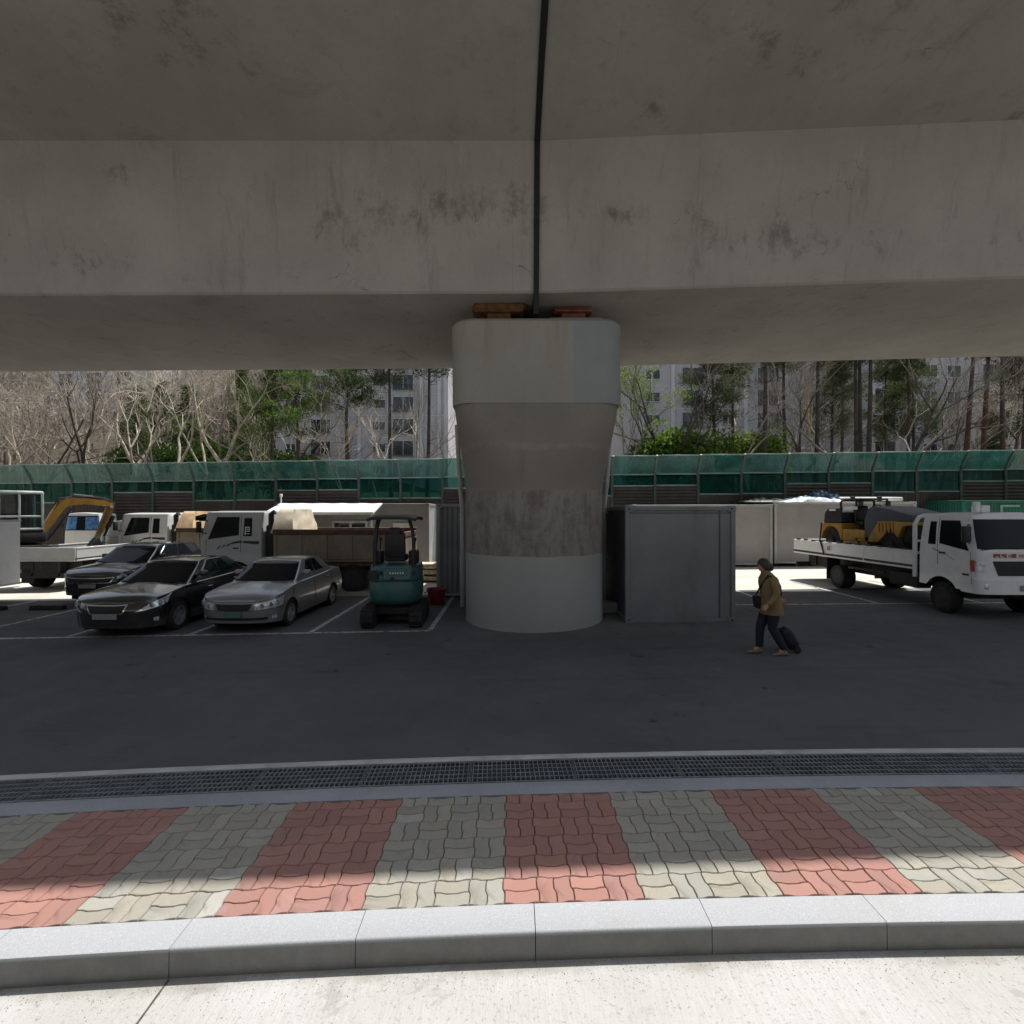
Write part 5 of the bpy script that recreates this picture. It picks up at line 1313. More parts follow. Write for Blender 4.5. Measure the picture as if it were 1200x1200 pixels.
# ------------------------------------------------------------------ apartment blocks
def block(label, x0, x1, y, z0, z1, depth, cols, rows, fh, pale=False, rz=0.0, extra=()):
    r = thing('apartment_building', label, 'building', (x0, y, z0), rz)
    W, H = x1 - x0, z1 - z0
    MB().bx(0, W, 0, depth, -3, H, .0).build('wall', MAT['wall_pale' if pale else 'wall'], r)
    mb = MB().bx(-.25, W + .25, -.25, depth + .25, H, H + .5); mb.build('parapet', MAT['wall_pale'], r)
    mb = MB(); ledge = MB()
    for k in range(int(H / fh)): ledge.bx(.0, W, -.03, .0, k * fh - .02 + rows, k * fh + .05 + rows)
    ledge.build('string_course', MAT['wall_pale'], r)
    for x in extra: MB().bx(x - .22, x + .22, -.16, .0, 0, H).build('pilaster', MAT['wall_pale'], r)
    for k in range(int((H - 1) / fh)):
        zc = k * fh + rows + 1.45
        for (cx, w, h, bal) in cols:
            fr = MB()
            for a, b in ((cx - w/2 - .08, cx - w/2), (cx + w/2, cx + w/2 + .08), (cx - .04, cx + .04)): fr.bx(a, b, -.07, .0, zc - h/2, zc + h/2)
            fr.bx(cx - w/2 - .08, cx + w/2 + .08, -.07, .0, zc + h/2, zc + h/2 + .08).bx(cx - w/2 - .14, cx + w/2 + .14, -.12, .0, zc - h/2 - .10, zc - h/2)
            win = fr.build('window', MAT['win_frame'], r, flat=True)
            MB().bx(cx - w/2, cx + w/2, -.03, .0, zc - h/2, zc + h/2).build('pane', MAT['win_glass'], win, flat=True)
            if bal:
                m = MB()
                for i in range(9): xx = lerp(cx - w/2, cx + w/2, i / 8); m.bx(xx - .02, xx + .02, -.30, -.27, zc - h/2 - .05, zc - h/2 + .55)
                m.bx(cx - w/2 - .05, cx + w/2 + .05, -.31, -.26, zc - h/2 + .55, zc - h/2 + .60).bx(cx - w/2 - .05, cx + w/2 + .05, -.30, -.1, zc - h/2 - .09, zc - h/2 - .04)
                m.build('balcony_rail', MAT['rail'], win, flat=True)
    return r
block('grey apartment block with balcony windows showing between the pines left of the pier', -29.5, -8.0, 64.0, 3.0, 34.0, 13, [(15.9, 2.5, 1.75, True), (12.9, 1.5, 1.0, False), (5.6, 2.4, 1.6, True), (1.8, 1.2, 1.0, False)], .55, 2.75, False, 0, (10.4, 18.2, 20.4, 21.2))
block('mauve grey apartment block partly screened by bright shrubs right of the pier', 14.0, 37.5, 64.0, 4.0, 36.0, 13, [(3.6, 1.7, 1.1, False), (8.6, 2.6, 1.75, True), (13.0, 1.3, 1.1, False), (18.0, 2.6, 1.75, True)], .2, 2.8, False, 0, (10.6, 6.1, 15.2))
block('nearer grey apartment block with a corner column of balconies, right of the close trio', 38.2, 56.5, 54.5, 4.0, 33.0, 13, [(1.4, 2.5, 1.7, True), (6.7, 1.5, 1.25, False), (9.4, 1.5, 1.25, False), (14, 2.5, 1.7, True)], .9, 2.82, False, R(4), (2.9, .15))
block('pale apartment tower, half hidden in bare twigs at the far left', -79.0, -60.0, 88.0, 12.0, 60.0, 14, [(2.6, 2.6, 1.8, True), (8.0, 2.6, 1.8, True), (13.5, 2.6, 1.8, True)], .6, 2.8, True, R(-6), (5.3, 11, 16))
block('far grey apartment slab showing between the trees left of the tall pine', -52.0, -33.0, 104.0, 16.0, 62.0, 13, [(3, 2.5, 1.7, True), (8.5, 1.5, 1.1, False), (14.5, 2.5, 1.7, True)], .6, 2.8, True, 0, (6,))
block('distant apartment slab behind the reddish trunks at the far right', 62.0, 92.0, 80.0, 6.0, 50.0, 13, [(4, 2.5, 1.7, True), (10, 1.5, 1.1, False), (16, 2.5, 1.7, True), (23, 2.5, 1.7, True)], .6, 2.8, False, R(8), (7, 20))
# ------------------------------------------------------------------ trees
def card(mb, p, n, t, w, l):
    """one leaf or spray of needles: a slim diamond"""
    n = n.normalized(); s = t.cross(n).normalized() * w; e = t.normalized() * l
    v = [mb.bm.verts.new(q) for q in (p, p + e * .5 + s, p + e, p + e * .5 - s)]
    mb.bm.faces.new(v)
def rvec(r): 
    while True:
        v = Vector((r.uniform(-1, 1), r.uniform(-1, 1), r.uniform(-1, 1)))
        if .01 < v.length < 1: return v.normalized()
def needle_clump(mb, r, c, rad, n, flat=.5, l=(.20, .40), w=.022):
    for _ in range(n):
        d = rvec(r); p = c + Vector((d.x * rad, d.y * rad, d.z * rad * flat)) * r.random() ** .5
        t = (d + Vector((0, 0, .5)) + rvec(r) * .7).normalized()
        card(mb, p, rvec(r), t, w * r.uniform(.7, 1.6), r.uniform(*l))
def pine(name, seed, H, lean, cf, spread, mat_l, bark, r0=.17, nb=26, dens=130, flat=.45):
    r = random.Random(seed); root = thing(name, None, 'tree')
    pts = []; x = y = 0.0
    for i in range(13):
        f = i / 12; x = lean[0] * f + .18 * math.sin(f * 5 + seed) * f; y = lean[1] * f + .15 * math.cos(f * 4 + seed) * f
        pts.append(Vector((x, y, H * f - .3)))
    mb = MB().tube(pts, [r0 * (1 - .72 * i / 12) * (1.25 if i == 0 else 1) for i in range(13)], 9)
    fo = MB()
    def at(f):
        k = f * 12; i = min(11, int(k)); return pts[i].lerp(pts[i+1], k - i)
    for b in range(nb):
        f = cf + (1 - cf) * (b + r.random()) / nb; f = min(f, .995); p = at(f)
        a = r.random() * 2 * PI; L = spread * (1.15 - .75 * (f - cf) / (1 - cf)) * r.uniform(.55, 1.15)
        up = r.uniform(-.05, .45); q = [p]; d = Vector((math.cos(a), math.sin(a), up)).normalized()
        for s in range(1, 6):
            d = (d + Vector((r.uniform(-.22, .22), r.uniform(-.22, .22), r.uniform(-.10, .20)))).normalized(); q.append(q[-1] + d * L / 5)
        mb.tube(q, [r0 * .26 * (1 - f * .55) * (1 - .8 * s / 5) for s in range(6)], 5)
        for s in (2, 3, 4, 5):
            for m in range(2):
                if r.random() < .82:
                    c = q[s] + rvec(r) * L * .16; c.z += .1
                    if s > 2: mb.tube([q[s - 1], c], [.014, .008], 3, False)
                    needle_clump(fo, r, c, L * r.uniform(.14, .26) + .12, int(dens * r.uniform(.5, 1.1) / 3), flat)
    # dead stubs below the crown
    for b in range(7):
        f = r.uniform(.25, cf); p = at(f); a = r.random() * 2 * PI; L = r.uniform(.3, 1.3)
        d = Vector((math.cos(a), math.sin(a), r.uniform(-.1, .4)))
        mb.tube([p, p + d * L * .5, p + d * L + Vector((0, 0, -.05))], [.03, .018, .008], 4)
    mb.build('trunk', MAT[bark], root, 60, weld=False, recalc=False)
    fo.build('crown', MAT[mat_l], root, 60, weld=False, flat=True, recalc=False)
    return root
def bare(name, seed, H, bark, r0=.14, fork=.3, spread=.55, depth=6, tw=None, leaves=0):
    r = random.Random(seed); root = thing(name, None, 'tree'); mb = MB(); fo = MB(); n_t = [0]
    def grow(p, d, L, rad, k):
        q = [p]; dd = d
        ns = 3 if k < depth - 1 else 2
        for s in range(ns):
            dd = (dd + rvec(r) * .16 + Vector((0, 0, .05))).normalized(); q.append(q[-1] + dd * L / ns)
        rr_ = [lerp(rad, rad * .66, s / ns) for s in range(ns + 1)]
        (mb if k < 3 else fo).tube(q, rr_, 7 if k < 2 else (5 if k < 4 else 3), False)
        if k >= depth: 
            for _ in range(leaves): card(fo, q[-1] + rvec(r) * .18, rvec(r), rvec(r), .035, .11)
            return
        nb = 2 if r.random() < .6 else 3
        for b in range(nb):
            ax = rvec(r); nd = (dd + ax * spread * r.uniform(.7, 1.4)).normalized()
            grow(q[-1] if b < 2 else q[-2], nd, L * r.uniform(.62, .86), rad * r.uniform(.50, .68), k + 1)
    grow(Vector((0, 0, -.3)), Vector((r.uniform(-.12, .12), r.uniform(-.1, .1), 1)).normalized(), H * fork, r0, 0)
    mb.build('trunk', MAT[bark], root, 60, weld=False, recalc=False)
    fo.build('crown', MAT[tw or bark], root, 60, weld=False, flat=True, recalc=False)
    return root
def shrub(name, seed, rx, ry, rz, n, mat, size=.13, stems=True, cat='shrub'):
    r = random.Random(seed); root = thing(name, None, cat); fo = MB(); st = MB()
    cl = [(Vector((r.uniform(-.7, .7) * rx, r.uniform(-.6, .6) * ry, rz * r.uniform(.35, .9))), r.uniform(.28, .55)) for _ in range(16)]
    for _ in range(n):
        c, k = cl[r.randrange(16)]; d = rvec(r); p = c + Vector((d.x * rx, d.y * ry, d.z * rz * .7)) * k * (r.random() ** .35)
        if p.z < .05: p.z = r.uniform(.05, .5)
        t = (rvec(r) + d).normalized(); s = size * r.uniform(.6, 1.4); card(fo, p, rvec(r), t, s * .42, s * 1.5)
    for c, k in cl: st.tube([(c.x * .15, c.y * .15, -.2), (c.x * .5, c.y * .5, c.z * .5), c], [.045, .03, .012], 5, False)
    st.build('stem', MAT['bark_dark'], root, 60, weld=False, recalc=False)
    fo.build('foliage', MAT[mat], root, 60, weld=False, flat=True, recalc=False)
    return root
def conifer(name, seed, H, rad, n, mat):
    r = random.Random(seed); root = thing(name, None, 'tree'); fo = MB(); mb = MB().tube([(0, 0, -.3), (.05, 0, H * .5), (0, .05, H)], [.16, .09, .02], 7)
    for b in range(60):
        f = (b + r.random()) / 60; z = H * (.06 + .93 * f); L = rad * (1 - f) ** .8 * r.uniform(.6, 1.1) + .15; a = r.random() * 2 * PI
        q = Vector((math.cos(a) * L, math.sin(a) * L, z - L * .12)); mb.tube([(0, 0, z), q], [.03, .01], 4, False)
        for m in range(3):
            c = Vector((0, 0, z)).lerp(q, r.uniform(.35, 1.0)); needle_clump(fo, r, c, .20 + .25 * L, int(n / 60 / 3), .6, (.14, .30), .03)
    mb.build('trunk', MAT['bark_dark'], root, 60, weld=False, recalc=False)
    fo.build('crown', MAT[mat], root, 60, weld=False, flat=True, recalc=False)
    return root
used = {}
def plant(proto, px, Y, label, sc=1.0, rz=0.0, dz=0.0, group=None):
    x = (px - 600) / 600 * Y
    first = proto.name not in used
    o = proto if first else copy_tree(proto)
    used[proto.name] = 1
    o.location = (x, Y, hill(x, Y) - .1 + dz); o.rotation_euler = (0, 0, rz); o.scale = (sc, sc, sc)
    o['label'] = label
    if group: o['group'] = group
    return o
pineA = pine('pine_tree', 3, 11.2, (-.3, .2), .60, 2.5, 'needle', 'bark_red', .19, 34, 150, .36)
pineB = pine('pine_tree', 8, 14.5, (.3, -.2), .62, 2.2, 'needle_grey', 'bark_dark', .17, 30, 120, .45)
pineC = pine('pine_tree', 15, 15.5, (1.6, .2), .66, 2.0, 'needle_grey', 'bark_red', .18, 26, 110, .5)
pineD = pine('pine_tree', 21, 10.5, (.2, .3), .45, 1.9, 'needle_light', 'bark_dark', .12, 34, 130, .5)
pineE = pine('pine_tree', 33, 13.0, (-.2, .1), .40, 2.4, 'needle_grey', 'bark_dark', .15, 44, 130, .5)
syc = bare('bare_tree', 5, 11.5, 'bark_pale', .21, .28, .62, 8)
syc2 = bare('bare_tree', 12, 9.5, 'bark_pale', .13, .27, .62, 6)
bd = bare('bare_tree', 7, 10.5, 'bark_dark', .14, .34, .5, 7, 'bark_grey')
bd2 = bare('bare_tree', 19, 9.0, 'bark_grey', .10, .32, .48, 7)
spring = bare('young_leafing_tree', 23, 9.5, 'bark_grey', .09, .33, .45, 6, 'leaf_spring', 10)
brown = bare('young_brown_tree', 29, 8.5, 'bark_grey', .08, .30, .55, 6, 'leaf_brown', 8)
con = conifer('spruce_tree', 2, 8.5, 2.3, 9000, 'needle')
shB = shrub('evergreen_shrub', 4, 2.3, 1.3, 3.6, 5200, 'leaf_bright', .15)
shD = shrub('evergreen_shrub', 6, 2.3, 1.3, 3.0, 5200, 'leaf_dark', .14)
# left of the pier
plant(pineA, 410, 35, 'red-trunked pine with a flat dense green crown in front of the left apartment block', 1.0, .4)
plant(pineA, 350, 37, 'pine with a broad crown standing left of the flat-crowned pine', .94, 2.2)
plant(pineB, 500, 38, 'tall straight dark-trunked pine closest to the pier on its left', 1.05, 1.0)
plant(pineB, 459, 36, 'slim dark-stemmed pine between the flat-crowned pine and the tall one', .92, 3.9)
plant(pineD, 318, 33, 'slender light green pine left of the broad-crowned pine', .95, .3)
plant(syc, 271, 32, 'big pale-barked bare tree with spreading white limbs', 1.0, .6)
plant(syc, 205, 36, 'pale bare tree with long limbs, left of the biggest bare one', .95, 2.9)
plant(syc2, 398, 31, 'low pale bare tree, crooked, right under the flat pine crown', .72, 1.2)
plant(syc2, 440, 32, 'low forked pale bare tree in front of the apartment windows', .80, 4.1)
plant(syc2, 300, 40, 'thin pale bare tree tangled behind the big bare one', 1.0, 2.0)
plant(bd, 102, 33, 'dark bent bare tree rising by the pale tower at the left', .95, .7)
plant(bd, 42, 33, 'dark multi-stemmed bare tree nearest the left edge', .85, 2.6)
plant(bd2, 75, 36, 'grey bare tree between the two dark bare trees', 1.0, 1.1)
plant(bd2, 10, 37, 'grey bare tree cut by the left edge', 1.0, 4.0)
plant(bd2, 130, 39, 'grey bare tree before the dark spruces', 1.05, 5.1)
plant(con, 160, 43, 'dark spruce behind the grey bare trees', 1.1, 0)
plant(con, 222, 45, 'dark spruce behind the pale bare limbs', 1.15, 2)
plant(con, 192, 52, 'dark spruce furthest back among the spruces', 1.25, 4)
plant(bd2, 335, 45, 'grey bare tree behind the slender light green pine', 1.0, 3.0)
plant(bd2, 520, 42, 'grey bare tree half hidden by the pier', .95, .5)
plant(brown, 60, 44, 'brown-leaved young tree behind the dark bare trees', 1.2, 0)
plant(brown, 5, 48, 'brown-leaved young tree at the left edge', 1.3, 2)
plant(brown, 115, 48, 'brown-leaved young tree in front of the pale tower', 1.2, 4)
plant(con, 285, 54, 'dark spruce between the big bare tree and the slender light pine', 1.45, 3)
plant(shD, 255, 40, 'dark evergreen shrub under the biggest bare tree', 1.44, 2)
plant(pineE, 1040, 44, 'dull pine right of the close trio', 1.0, 5.0)
plant(pineE, 1190, 47, 'dull pine crown at the right edge', 1.1, 2.2)
plant(shD, 185, 40, 'dark evergreen shrub under the pale bare tree', 1.39, 1)
plant(shD, 345, 39, 'dark evergreen shrub at the feet of the pines', 1.16, 3)
plant(syc2, 160, 31.5, 'pale crooked bare tree in front of the dark spruces', 1.05, 3.3)
plant(syc2, 238, 32, 'pale leaning bare tree just left of the biggest bare one', 1.1, .9)
plant(bd, 190, 31.5, 'dark bare tree among the pale limbs in front of the spruces', .95, 4.4)
plant(bd2, 255, 33, 'fine-twigged grey bare tree behind the biggest bare one', 1.15, 2.2)
plant(bd2, 300, 31.5, 'fine-twigged grey bare tree left of the slender light green pine', 1.1, 5.0)
plant(bd, 330, 31.5, 'dark bare tree under the broad-crowned pine', .8, 1.4)
plant(syc, 150, 37, 'pale bare tree with long arching limbs before the pale tower', 1.0, 4.2)
# right of the pier
plant(bd2, 868, 31.5, 'fine-twigged grey bare tree over the right-hand bright shrub', 1.15, 1.9)
plant(bd, 945, 31.5, 'slim dark bare tree hard by a straight pine trunk', 1.0, 3.1)
plant(bd2, 972, 32, 'fine-twigged grey bare tree before the broad dull crown', 1.2, 4.8)
plant(bd, 1045, 32, 'slim dark bare tree right of the stout trunk', 1.0, .9)
plant(bd2, 1070, 32, 'fine-twigged grey bare tree before the corner balconies', 1.15, 2.9)
plant(pineB, 1066, 37, 'thin pine trunk standing alone before the corner balconies', .85, 2.4)
plant(pineB, 858, 38, 'thin pine trunk behind the right-hand bright shrub', .9, 5.6)
plant(pineB, 985, 39, 'thin pine trunk left of the close trio', .85, 1.1)
plant(spring, 733, 32, 'young tree in bright spring leaf right against the pier', 1.0, .4)
plant(spring, 752, 36, 'young tree in bright leaf just right of the one against the pier', .95, 2.6)
plant(shB, 800, 33, 'bright yellow-green evergreen shrub, broadest of the right side', 1.16, .2)
plant(shB, 880, 34, 'bright yellow-green evergreen shrub beside a dark pine trunk', 1.05, 2.8)
plant(shD, 765, 34, 'dark evergreen shrub left of the broad bright one', 1.16, 2.0)
plant(shD, 838, 32, 'dark evergreen shrub between the two bright ones', 1.10, .9)
plant(bd, 776, 32, 'dark twin-stemmed bare tree in front of the bright shrub', 1.05, 1.9)
plant(bd, 792, 33, 'dark forked bare tree over the broad bright shrub', 1.0, 5.0)
plant(pineE, 838, 35, 'crooked pine with dull crown above the shrubs', .95, .5)
plant(pineB, 896, 32, 'straight dark pine trunk at the right end of the bright shrubs', 1.0, 2.0)
plant(pineB, 921, 35, 'thin wavering pine trunk right of the straight one', .9, 4.4)
plant(pineB, 955, 33, 'straight pine trunk left of the close trio', .98, .2)
plant(pineE, 975, 43, 'broad dull pine crown behind the close trio of trunks', 1.1, 4.0)
plant(pineB, 1003, 33, 'left trunk of the close trio of pines', .95, 5.2)
plant(pineB, 1011, 34, 'middle trunk of the close trio of pines', 1.0, 3.2)
plant(pineB, 1017, 32.5, 'stout right trunk of the close trio of pines', 1.05, 1.3)
plant(pineC, 1126, 32, 'leaning reddish pine trunk, left of the leaning pair', 1.0, 0)
plant(pineC, 1147, 33, 'leaning reddish pine trunk, right of the leaning pair', 1.0, .15)
plant(pineB, 1178, 32.5, 'upright dark pine trunk right of the leaning pair', 1.0, 2.8)
plant(pineC, 1196, 34, 'leaning pine trunk at the right edge', .95, .3)
plant(bd, 1098, 31, 'dark bare tree with sideways limbs before the right apartment block', .8, 2.2)
plant(bd, 1160, 31, 'dark bare tree between the leaning pine trunks', .75, .4)
plant(bd2, 1090, 40, 'grey bare tree in front of the right apartment windows', 1.1, 2.1)
plant(brown, 1120, 42, 'brown-leaved young tree behind the leaning pair', 1.2, 1.0)
plant(brown, 1185, 44, 'brown-leaved young tree at the right edge', 1.3, 3.0)
plant(bd2, 940, 44, 'grey bare tree between the straight pine trunks', 1.1, .8)
plant(bd2, 985, 38, 'grey bare tree left of the close trio of trunks', 1.05, 3.5)
plant(pineE, 1070, 47, 'dull pine in front of the pale upper storeys', 1.1, 1.0)
plant(bd2, 1130, 46, 'grey bare tree far behind the leaning pair', 1.2, 5.5)
plant(con, 1165, 52, 'spruce far back near the right edge', 1.2, 1.0)
# thicket of saplings that nothing tells apart
r = random.Random(41)
sap = bare('sapling', 51, 7.5, 'bark_grey', .06, .36, .42, 6)
sap2 = bare('sapling', 57, 8.5, 'bark_pale', .07, .40, .40, 6, 'bark_grey')
for k in range(56):
    px = r.choice((r.uniform(-40, 330), r.uniform(-40, 330), r.uniform(300, 540), r.uniform(735, 1000), r.uniform(900, 1240), r.uniform(900, 1240)))
    Y = r.uniform(34, 58)
    plant((sap, sap2)[k % 2] if k < 2 else (sap, sap2)[r.randrange(2)], px, Y, 'thin leafless sapling in the grey thicket on the slope behind the noise barrier', r.uniform(.8, 1.35), r.uniform(0, 6), 0, 'saplings in the thicket')
# beyond: a wood that reads as one mass
r = random.Random(77); mb = MB(); fo = MB()
for _ in range(1350):
    x = r.choice((r.uniform(-150, -22), r.uniform(-80, -22), r.uniform(-60, 110))); y = r.uniform(68, 165) if x > -22 else r.choice((r.uniform(46, 90), r.uniform(52, 165)))
    if (-82 < x < -58 and 84 < y < 106) or (-55 < x < -30 and 100 < y < 122) or (-32 < x < 60 and y < 84) or (58 < x < 98 and 74 < y < 112): continue
    if y < 88 and 60 < 600 + 600 * x / y < 165 and r.random() < .8: continue
    z = hill(x, y); h = r.uniform(5, 10)
    tops = []
    p = Vector((x, y, z)); mb.tube([p, p + Vector((r.uniform(-.4, .4), 0, h * .6)), p + Vector((r.uniform(-.8, .8), 0, h))], [.14, .09, .03], 3, False)
    for b in range(12):
        a = p + Vector((0, 0, h * r.uniform(.3, .9))); d = Vector((r.uniform(-1, 1), r.uniform(-1, 1), r.uniform(.3, 1.2))).normalized()
        card(mb, a, Vector((0, 1, .1)), d, .05, r.uniform(1.2, 3.2))
    for b in range(26):
        q = p + Vector((r.gauss(0, 1.2), r.gauss(0, 1.2), h * r.uniform(.35, 1.05))); card(mb, q, rvec(r), rvec(r) + Vector((0, 0, .6)), .07, r.uniform(.5, 1.3))
o = mb.build('woodland', MAT['leaf_brown'], None, flat=True, weld=False, recalc=False)
tag(o, 'brown leafless woodland covering the slope behind the buildings', 'woodland', None, 'stuff')
# ------------------------------------------------------------------ the walker
def skin_mesh(joints, edges, root_i, sub=2):
    me = bpy.data.meshes.new('tmp'); me.from_pydata([Vector(j[:3]) for j in joints], edges, [])
    o = bpy.data.objects.new('tmp', me); COL.objects.link(o)
    m = o.modifiers.new('s', 'SKIN'); m.use_smooth_shade = True; m.branch_smoothing = .6
    if not me.skin_vertices: me.skin_vertices.new()
    sv = me.skin_vertices[0].data
    for i, j in enumerate(joints):
        rr_ = j[3]; sv[i].radius = rr_ if isinstance(rr_, tuple) else (rr_, rr_); sv[i].use_root = (i == root_i)
    s = o.modifiers.new('d', 'SUBSURF'); s.levels = sub; s.render_levels = sub
    bpy.context.view_layer.update()
    dg = bpy.context.evaluated_depsgraph_get()
    out = bpy.data.meshes.new_from_object(o.evaluated_get(dg))
    bpy.data.objects.remove(o); bpy.data.meshes.remove(me)
    return out
def person():
    r = thing('person', 'person in a mustard coat and dark trousers walking left, pulling a trolley bag', 'person', on(4.45, 8.80), PI)
    J = [(0, 0, .88, (.115, .15)), (.02, 0, 1.06, (.10, .13)), (.05, 0, 1.27, (.105, .155)), (.075, 0, 1.38, .06), (.095, 0, 1.44, .05),
         (.05, .17, 1.31, .058), (.02, .225, 1.07, .044), (.17, .225, .895, .032),
         (.05, -.17, 1.31, .058), (-.10, -.23, 1.09, .044), (-.26, -.215, .915, .032),
         (.0, .09, .82, .085), (.01, .09, .47, .058), (-.18, .09, .11, .042), (-.09, .09, .05, .036),
         (.0, -.09, .82, .085), (.13, -.09, .47, .058), (.16, -.09, .10, .042), (.26, -.09, .045, .036)]
    E = [(0, 1), (1, 2), (2, 3), (3, 4), (2, 5), (5, 6), (6, 7), (2, 8), (8, 9), (9, 10), (0, 11), (11, 12), (12, 13), (13, 14), (0, 15), (15, 16), (16, 17), (17, 18)]
    base = skin_mesh(J, E, 0)
    mb = MB(); mb.bm.from_mesh(base); bpy.data.meshes.remove(base)
    # head: skull, jaw, nose, ears, on the neck and tipped forward
    hd = Vector((.125, 0, 1.525)); tilt = Matrix.Rotation(R(14), 3, 'Y')
    rows = []
    for i in range(15):
        ph = PI * i / 14; row = []
        for k in range(20):
            th = 2 * PI * k / 20
            x, y, z = math.sin(ph) * math.cos(th), math.sin(ph) * math.sin(th), math.cos(ph)
            w = .074 * (1 - .20 * smooth(-.1, -1, z)); d = .094
            px, py, pz = x * d, y * w, z * .112
            if x > .3 and abs(y) < .32 and -.45 < z < .2: px += .022 * (1 - abs(y) / .32) * smooth(.2, -.2, z) * (1 if z > -.3 else .3)   # nose
            if x > .5 and abs(y) < .45 and .02 < z < .3: px -= .008                                                                     # eye sockets
            if z < -.6 and x > 0: px += .014                                                                                          # chin
            row.append(hd + tilt @ Vector((px, py, pz)))
        rows.append(row)
    mb.grid(rows, False, True)
    for s in (-1, 1): mb.box(hd + tilt @ Vector((-.005, s * .076, -.005)), (.035, .014, .055), None, .006, 2)
    # hands with five bent fingers each
    def hand(w, dirv, inward):
        d = Vector(dirv).normalized(); n = Vector(inward).normalized(); s = d.cross(n)
        w = Vector(w); mb.tube([w - d * .02, w + d * .03, w + d * .085], [.028, .036, .034], 8)
        for k, (off, L) in enumerate(((-.027, .066), (-.009, .076), (.009, .070), (.026, .055))):
            a = w + d * .078 + s * off; b = a + d * L * .5 + n * .008; c = b + d * L * .25 + n * L * .35; e = c + n * L * .35 - d * L * .05
            mb.tube([a, b, c, e], [.0095, .009, .008, .006], 6)
        a = w + d * .03 - s * .03; mb.tube([a, a + d * .03 - s * .018 + n * .012, a + d * .06 - s * .014 + n * .028], [.012, .010, .007], 6)
    hand((.175, .225, .885), (.55, 0, -.8), (-.3, -.9, .2))
    hand((-.265, -.215, .91), (-.75, 0, -.6), (.2, .8, -.3))
    mb.build('body', MAT['skin'], r, 60)
    # coat
    def rings(mb, R_, n=20, close=True):
        vs = mb.grid([[(cx + rx * math.cos(2*PI*k/n), cy + ry * math.sin(2*PI*k/n), z + (tl * math.cos(2*PI*k/n))) for k in range(n)] for cx, cy, z, rx, ry, tl in R_], False, True)
        return vs
    mb = MB()
    rings(mb, [(-.015, 0, .735, .150, .19, 0), (-.015, 0, .705, .185, .225, 0), (-.01, 0, .80, .178, .218, 0), (0, 0, .93, .160, .20, 0), (.02, 0, 1.06, .145, .185, 0), (.045, 0, 1.22, .150, .20, 0), (.05, 0, 1.31, .135, .205, .0), (.06, 0, 1.36, .105, .15, 0), (.085, 0, 1.42, .075, .082, 0), (.09, 0, 1.445, .072, .078, .012), (.088, 0, 1.43, .055, .06, .01)])
    mb.tube([(.05, .13, 1.33), (.045, .185, 1.29), (.03, .232, 1.16), (.022, .238, 1.06), (.10, .236, .965), (.165, .230, .895)], [.062, .078, .070, .064, .054, .048], 12)
    mb.tube([(.05, -.13, 1.33), (.04, -.185, 1.29), (-.03, -.235, 1.16), (-.105, -.24, 1.07), (-.19, -.228, .985), (-.25, -.218, .925)], [.062, .078, .070, .064, .054, .048], 12)
    mb.build('coat', MAT['coat'], r, 60)
    mb = MB()
    rings(mb, [(0, 0, .96, .12, .155, 0), (-.005, 0, .86, .142, .180, 0), (-.0, 0, .76, .12, .17, 0), (.0, 0, .70, .06, .10, 0)])
    mb.tube([(0, .088, .84), (.005, .092, .66), (.02, .092, .47), (-.08, .092, .29), (-.175, .09, .125)], [.105, .10, .078, .070, .062], 12)
    mb.tube([(0, -.088, .84), (.06, -.092, .66), (.135, -.092, .47), (.15, -.092, .29), (.155, -.09, .115)], [.105, .10, .078, .068, .062], 12)
    mb.build('trousers', MAT['trousers'], r, 60)
    for (x, y, z, rz_) in ((-.13, .09, .0, 0), (.215, -.09, 0, 0)):
        mb = MB(); rows = []
        for k in range(9):
            f = k / 8; xx = x - .10 + .25 * f; w = .042 * (math.sin(PI * clamp(.12 + f * .80)) ** .5) + .006; h = lerp(.085, .045, smooth(.2, .9, f)) * (1 if f < .95 else .7)
            rows.append([(xx, y + w * math.cos(a), max(.0, h * .5 + h * .5 * math.sin(a))) for a in [2 * PI * m / 14 for m in range(14)]])
        vs = mb.grid(rows, False, True); mb.bm.faces.new(vs[0]); mb.bm.faces.new(vs[-1]); mb.build('shoe', MAT['shoe'], r, 60)
    mb = MB(); rows = []
    for i in range(9):
        ph = PI * .74 * i / 8; row = []
        for k in range(20):
            th = 2 * PI * k / 20; f = math.cos(th); cut = ph * (1 if f < .2 else 1 - .66 * (f - .2))
            row.append(hd + tilt @ Vector((math.sin(cut) * math.cos(th) * .108 - .006, math.sin(cut) * math.sin(th) * .089, math.cos(cut) * .128 + .004 - (.02 if f < -.3 and i > 6 else 0))))
        rows.append(row)
    mb.grid(rows, False, True); mb.lathe([(.001, -.07), (.045, -.05), (.055, 0), (.045, .05), (.001, .07)], hd + Vector((-.115, 0, -.03)), 'z', 12)
    mb.build('hair', MAT['hair'], r, 60)
    mb = MB()
    for s in (-1, 1): mb.box(hd + tilt @ Vector((.083, s * .030, .014)), (.012, .02, .008), None, .003)
    mb.build('eye', MAT['hair'], r)
    MB().box(hd + tilt @ Vector((.090, 0, -.056)), (.008, .04, .008), None, .003).build('mouth', plain('lips', (.28, .09, .08), .5), r)
    # shoulder bag on the far hip with its strap across the back
    b = thing('shoulder_bag', 'black shoulder bag hanging at the front hip of the walking person', 'bag', on(4.45, 8.80), PI)
    MB().box((.17, -.13, .88), (.09, .22, .22), Matrix.Rotation(R(8), 3, 'Y'), .035, 2).build('pouch', MAT['bagcloth'], b)
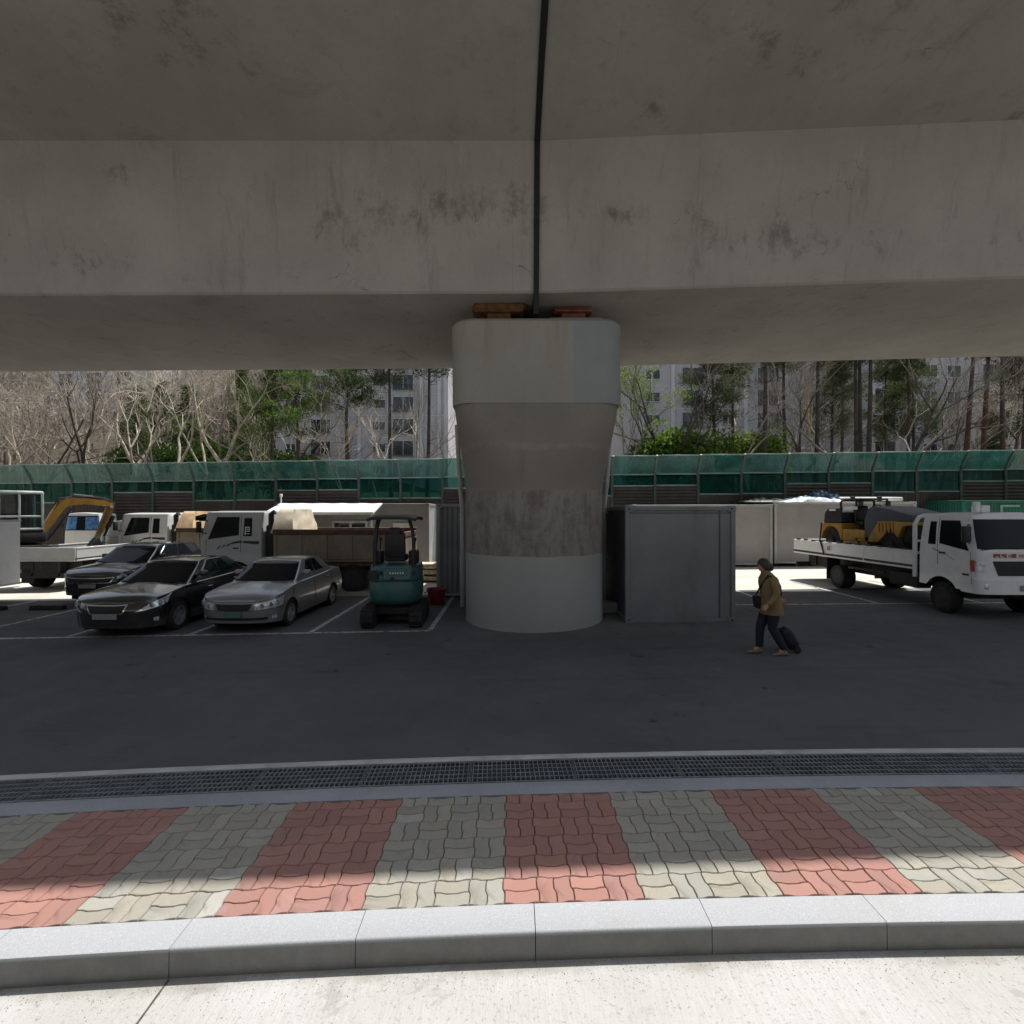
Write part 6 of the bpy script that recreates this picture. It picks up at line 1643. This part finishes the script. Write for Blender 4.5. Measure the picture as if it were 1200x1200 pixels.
    MB().tube([(.20, -.10, 1.02), (.20, .02, 1.15), (.13, .165, 1.375), (.0, .185, 1.335), (-.10, .12, 1.18), (-.165, .02, 1.02), (-.12, -.16, .92), (.15, -.23, .95)], .017, 6).build('strap', MAT['bagcloth'], b)
    t = thing('trolley_bag', 'dark wheeled trolley bag pulled behind the walking person', 'trolley bag', on(4.86, 8.98), PI)
    t.scale = (.82, .82, .82)
    q = Matrix.Rotation(R(32), 3, 'Y')
    def at_(x, y, z): return q @ Vector((x, y, z)) + Vector((-.08, 0, .09))
    mb = MB(); rows = []
    for k, (z, hx, hy) in enumerate(((.0, .10, .14), (.03, .13, .165), (.2, .145, .175), (.36, .14, .17), (.44, .10, .14), (.46, .04, .08))):
        rows.append([at_(hx * math.copysign(abs(math.cos(a)) ** .6, math.cos(a)), hy * math.copysign(abs(math.sin(a)) ** .6, math.sin(a)), z + .02 * math.sin(3 * a + k)) for a in [2 * PI * m / 18 for m in range(18)]])
    vs = mb.grid(rows, False, True); mb.bm.faces.new(vs[0]); mb.bm.faces.new(vs[-1]); mb.build('sack', MAT['bagcloth'], t, 60)
    mb = MB()
    for s in (-1, 1): mb.tube([at_(.14, s * .10, .0), at_(.15, s * .10, .55), (.30, s * .06, .78), (.335, s * .015, .845)], .010, 6)
    mb.tube([(.335, -.06, .845), (.335, .06, .845)], .014, 8)
    mb.build('handle', MAT['steel'], t)
    for s in (-1, 1):
        MB().lathe([(.001, s * .165), (.05, s * .165), (.068, s * .175), (.075, s * .19), (.068, s * .205), (.05, s * .21), (.001, s * .21)], (-.08, 0, .077), 'y', 18).build('wheel', MAT['tyre'], t)
person()

# ------------------------------------------------------------------ light, sky, camera
sd = Vector((.30, .335, 1.0)).normalized()
elev = math.asin(sd.z); azim = math.atan2(sd.x, sd.y)
L = bpy.data.lights.new('sun', 'SUN'); L.energy = 4.7; L.angle = R(.55); L.color = (1.0, .975, .94)
so = bpy.data.objects.new('sun', L); COL.objects.link(so); so.location = (20, 30, 60)
so.rotation_euler = (-sd).to_track_quat('-Z', 'Y').to_euler()
w = bpy.data.worlds.new('World'); scene.world = w; w.use_nodes = True
nt = w.node_tree; nt.nodes.clear()
sk = nt.nodes.new('ShaderNodeTexSky'); sk.sky_type = 'NISHITA'; sk.sun_disc = False; sk.sun_elevation = elev; sk.sun_rotation = azim
sk.dust_density = 1.6; sk.air_density = 1.0; sk.ozone_density = 1.0
bg = nt.nodes.new('ShaderNodeBackground'); bg.inputs[1].default_value = .115
ow = nt.nodes.new('ShaderNodeOutputWorld'); hs = nt.nodes.new('ShaderNodeHueSaturation'); hs.inputs['Saturation'].default_value = .48; nt.links.new(sk.outputs[0], hs.inputs['Color']); nt.links.new(hs.outputs[0], bg.inputs[0]); nt.links.new(bg.outputs[0], ow.inputs[0])
cd = bpy.data.cameras.new('camera'); cam = bpy.data.objects.new('camera', cd); COL.objects.link(cam)
cam.location = (0, 0, 2.5); cam.rotation_euler = (PI / 2, 0, 0); cd.sensor_width = 36; cd.lens = 18.0; cd.clip_end = 3000; cd.clip_start = .05
scene.camera = cam
scene.render.resolution_x = scene.render.resolution_y = 1024
vs_ = scene.view_settings; vs_.view_transform = 'Standard'; vs_.look = 'None'; vs_.gamma = 1.0; vs_.exposure = 0.42; vs_.use_curve_mapping = False
cy = scene.cycles; cy.max_bounces = 10; cy.diffuse_bounces = 6; cy.glossy_bounces = 4; cy.transparent_max_bounces = 16; cy.use_denoising = True; cy.sample_clamp_indirect = 8
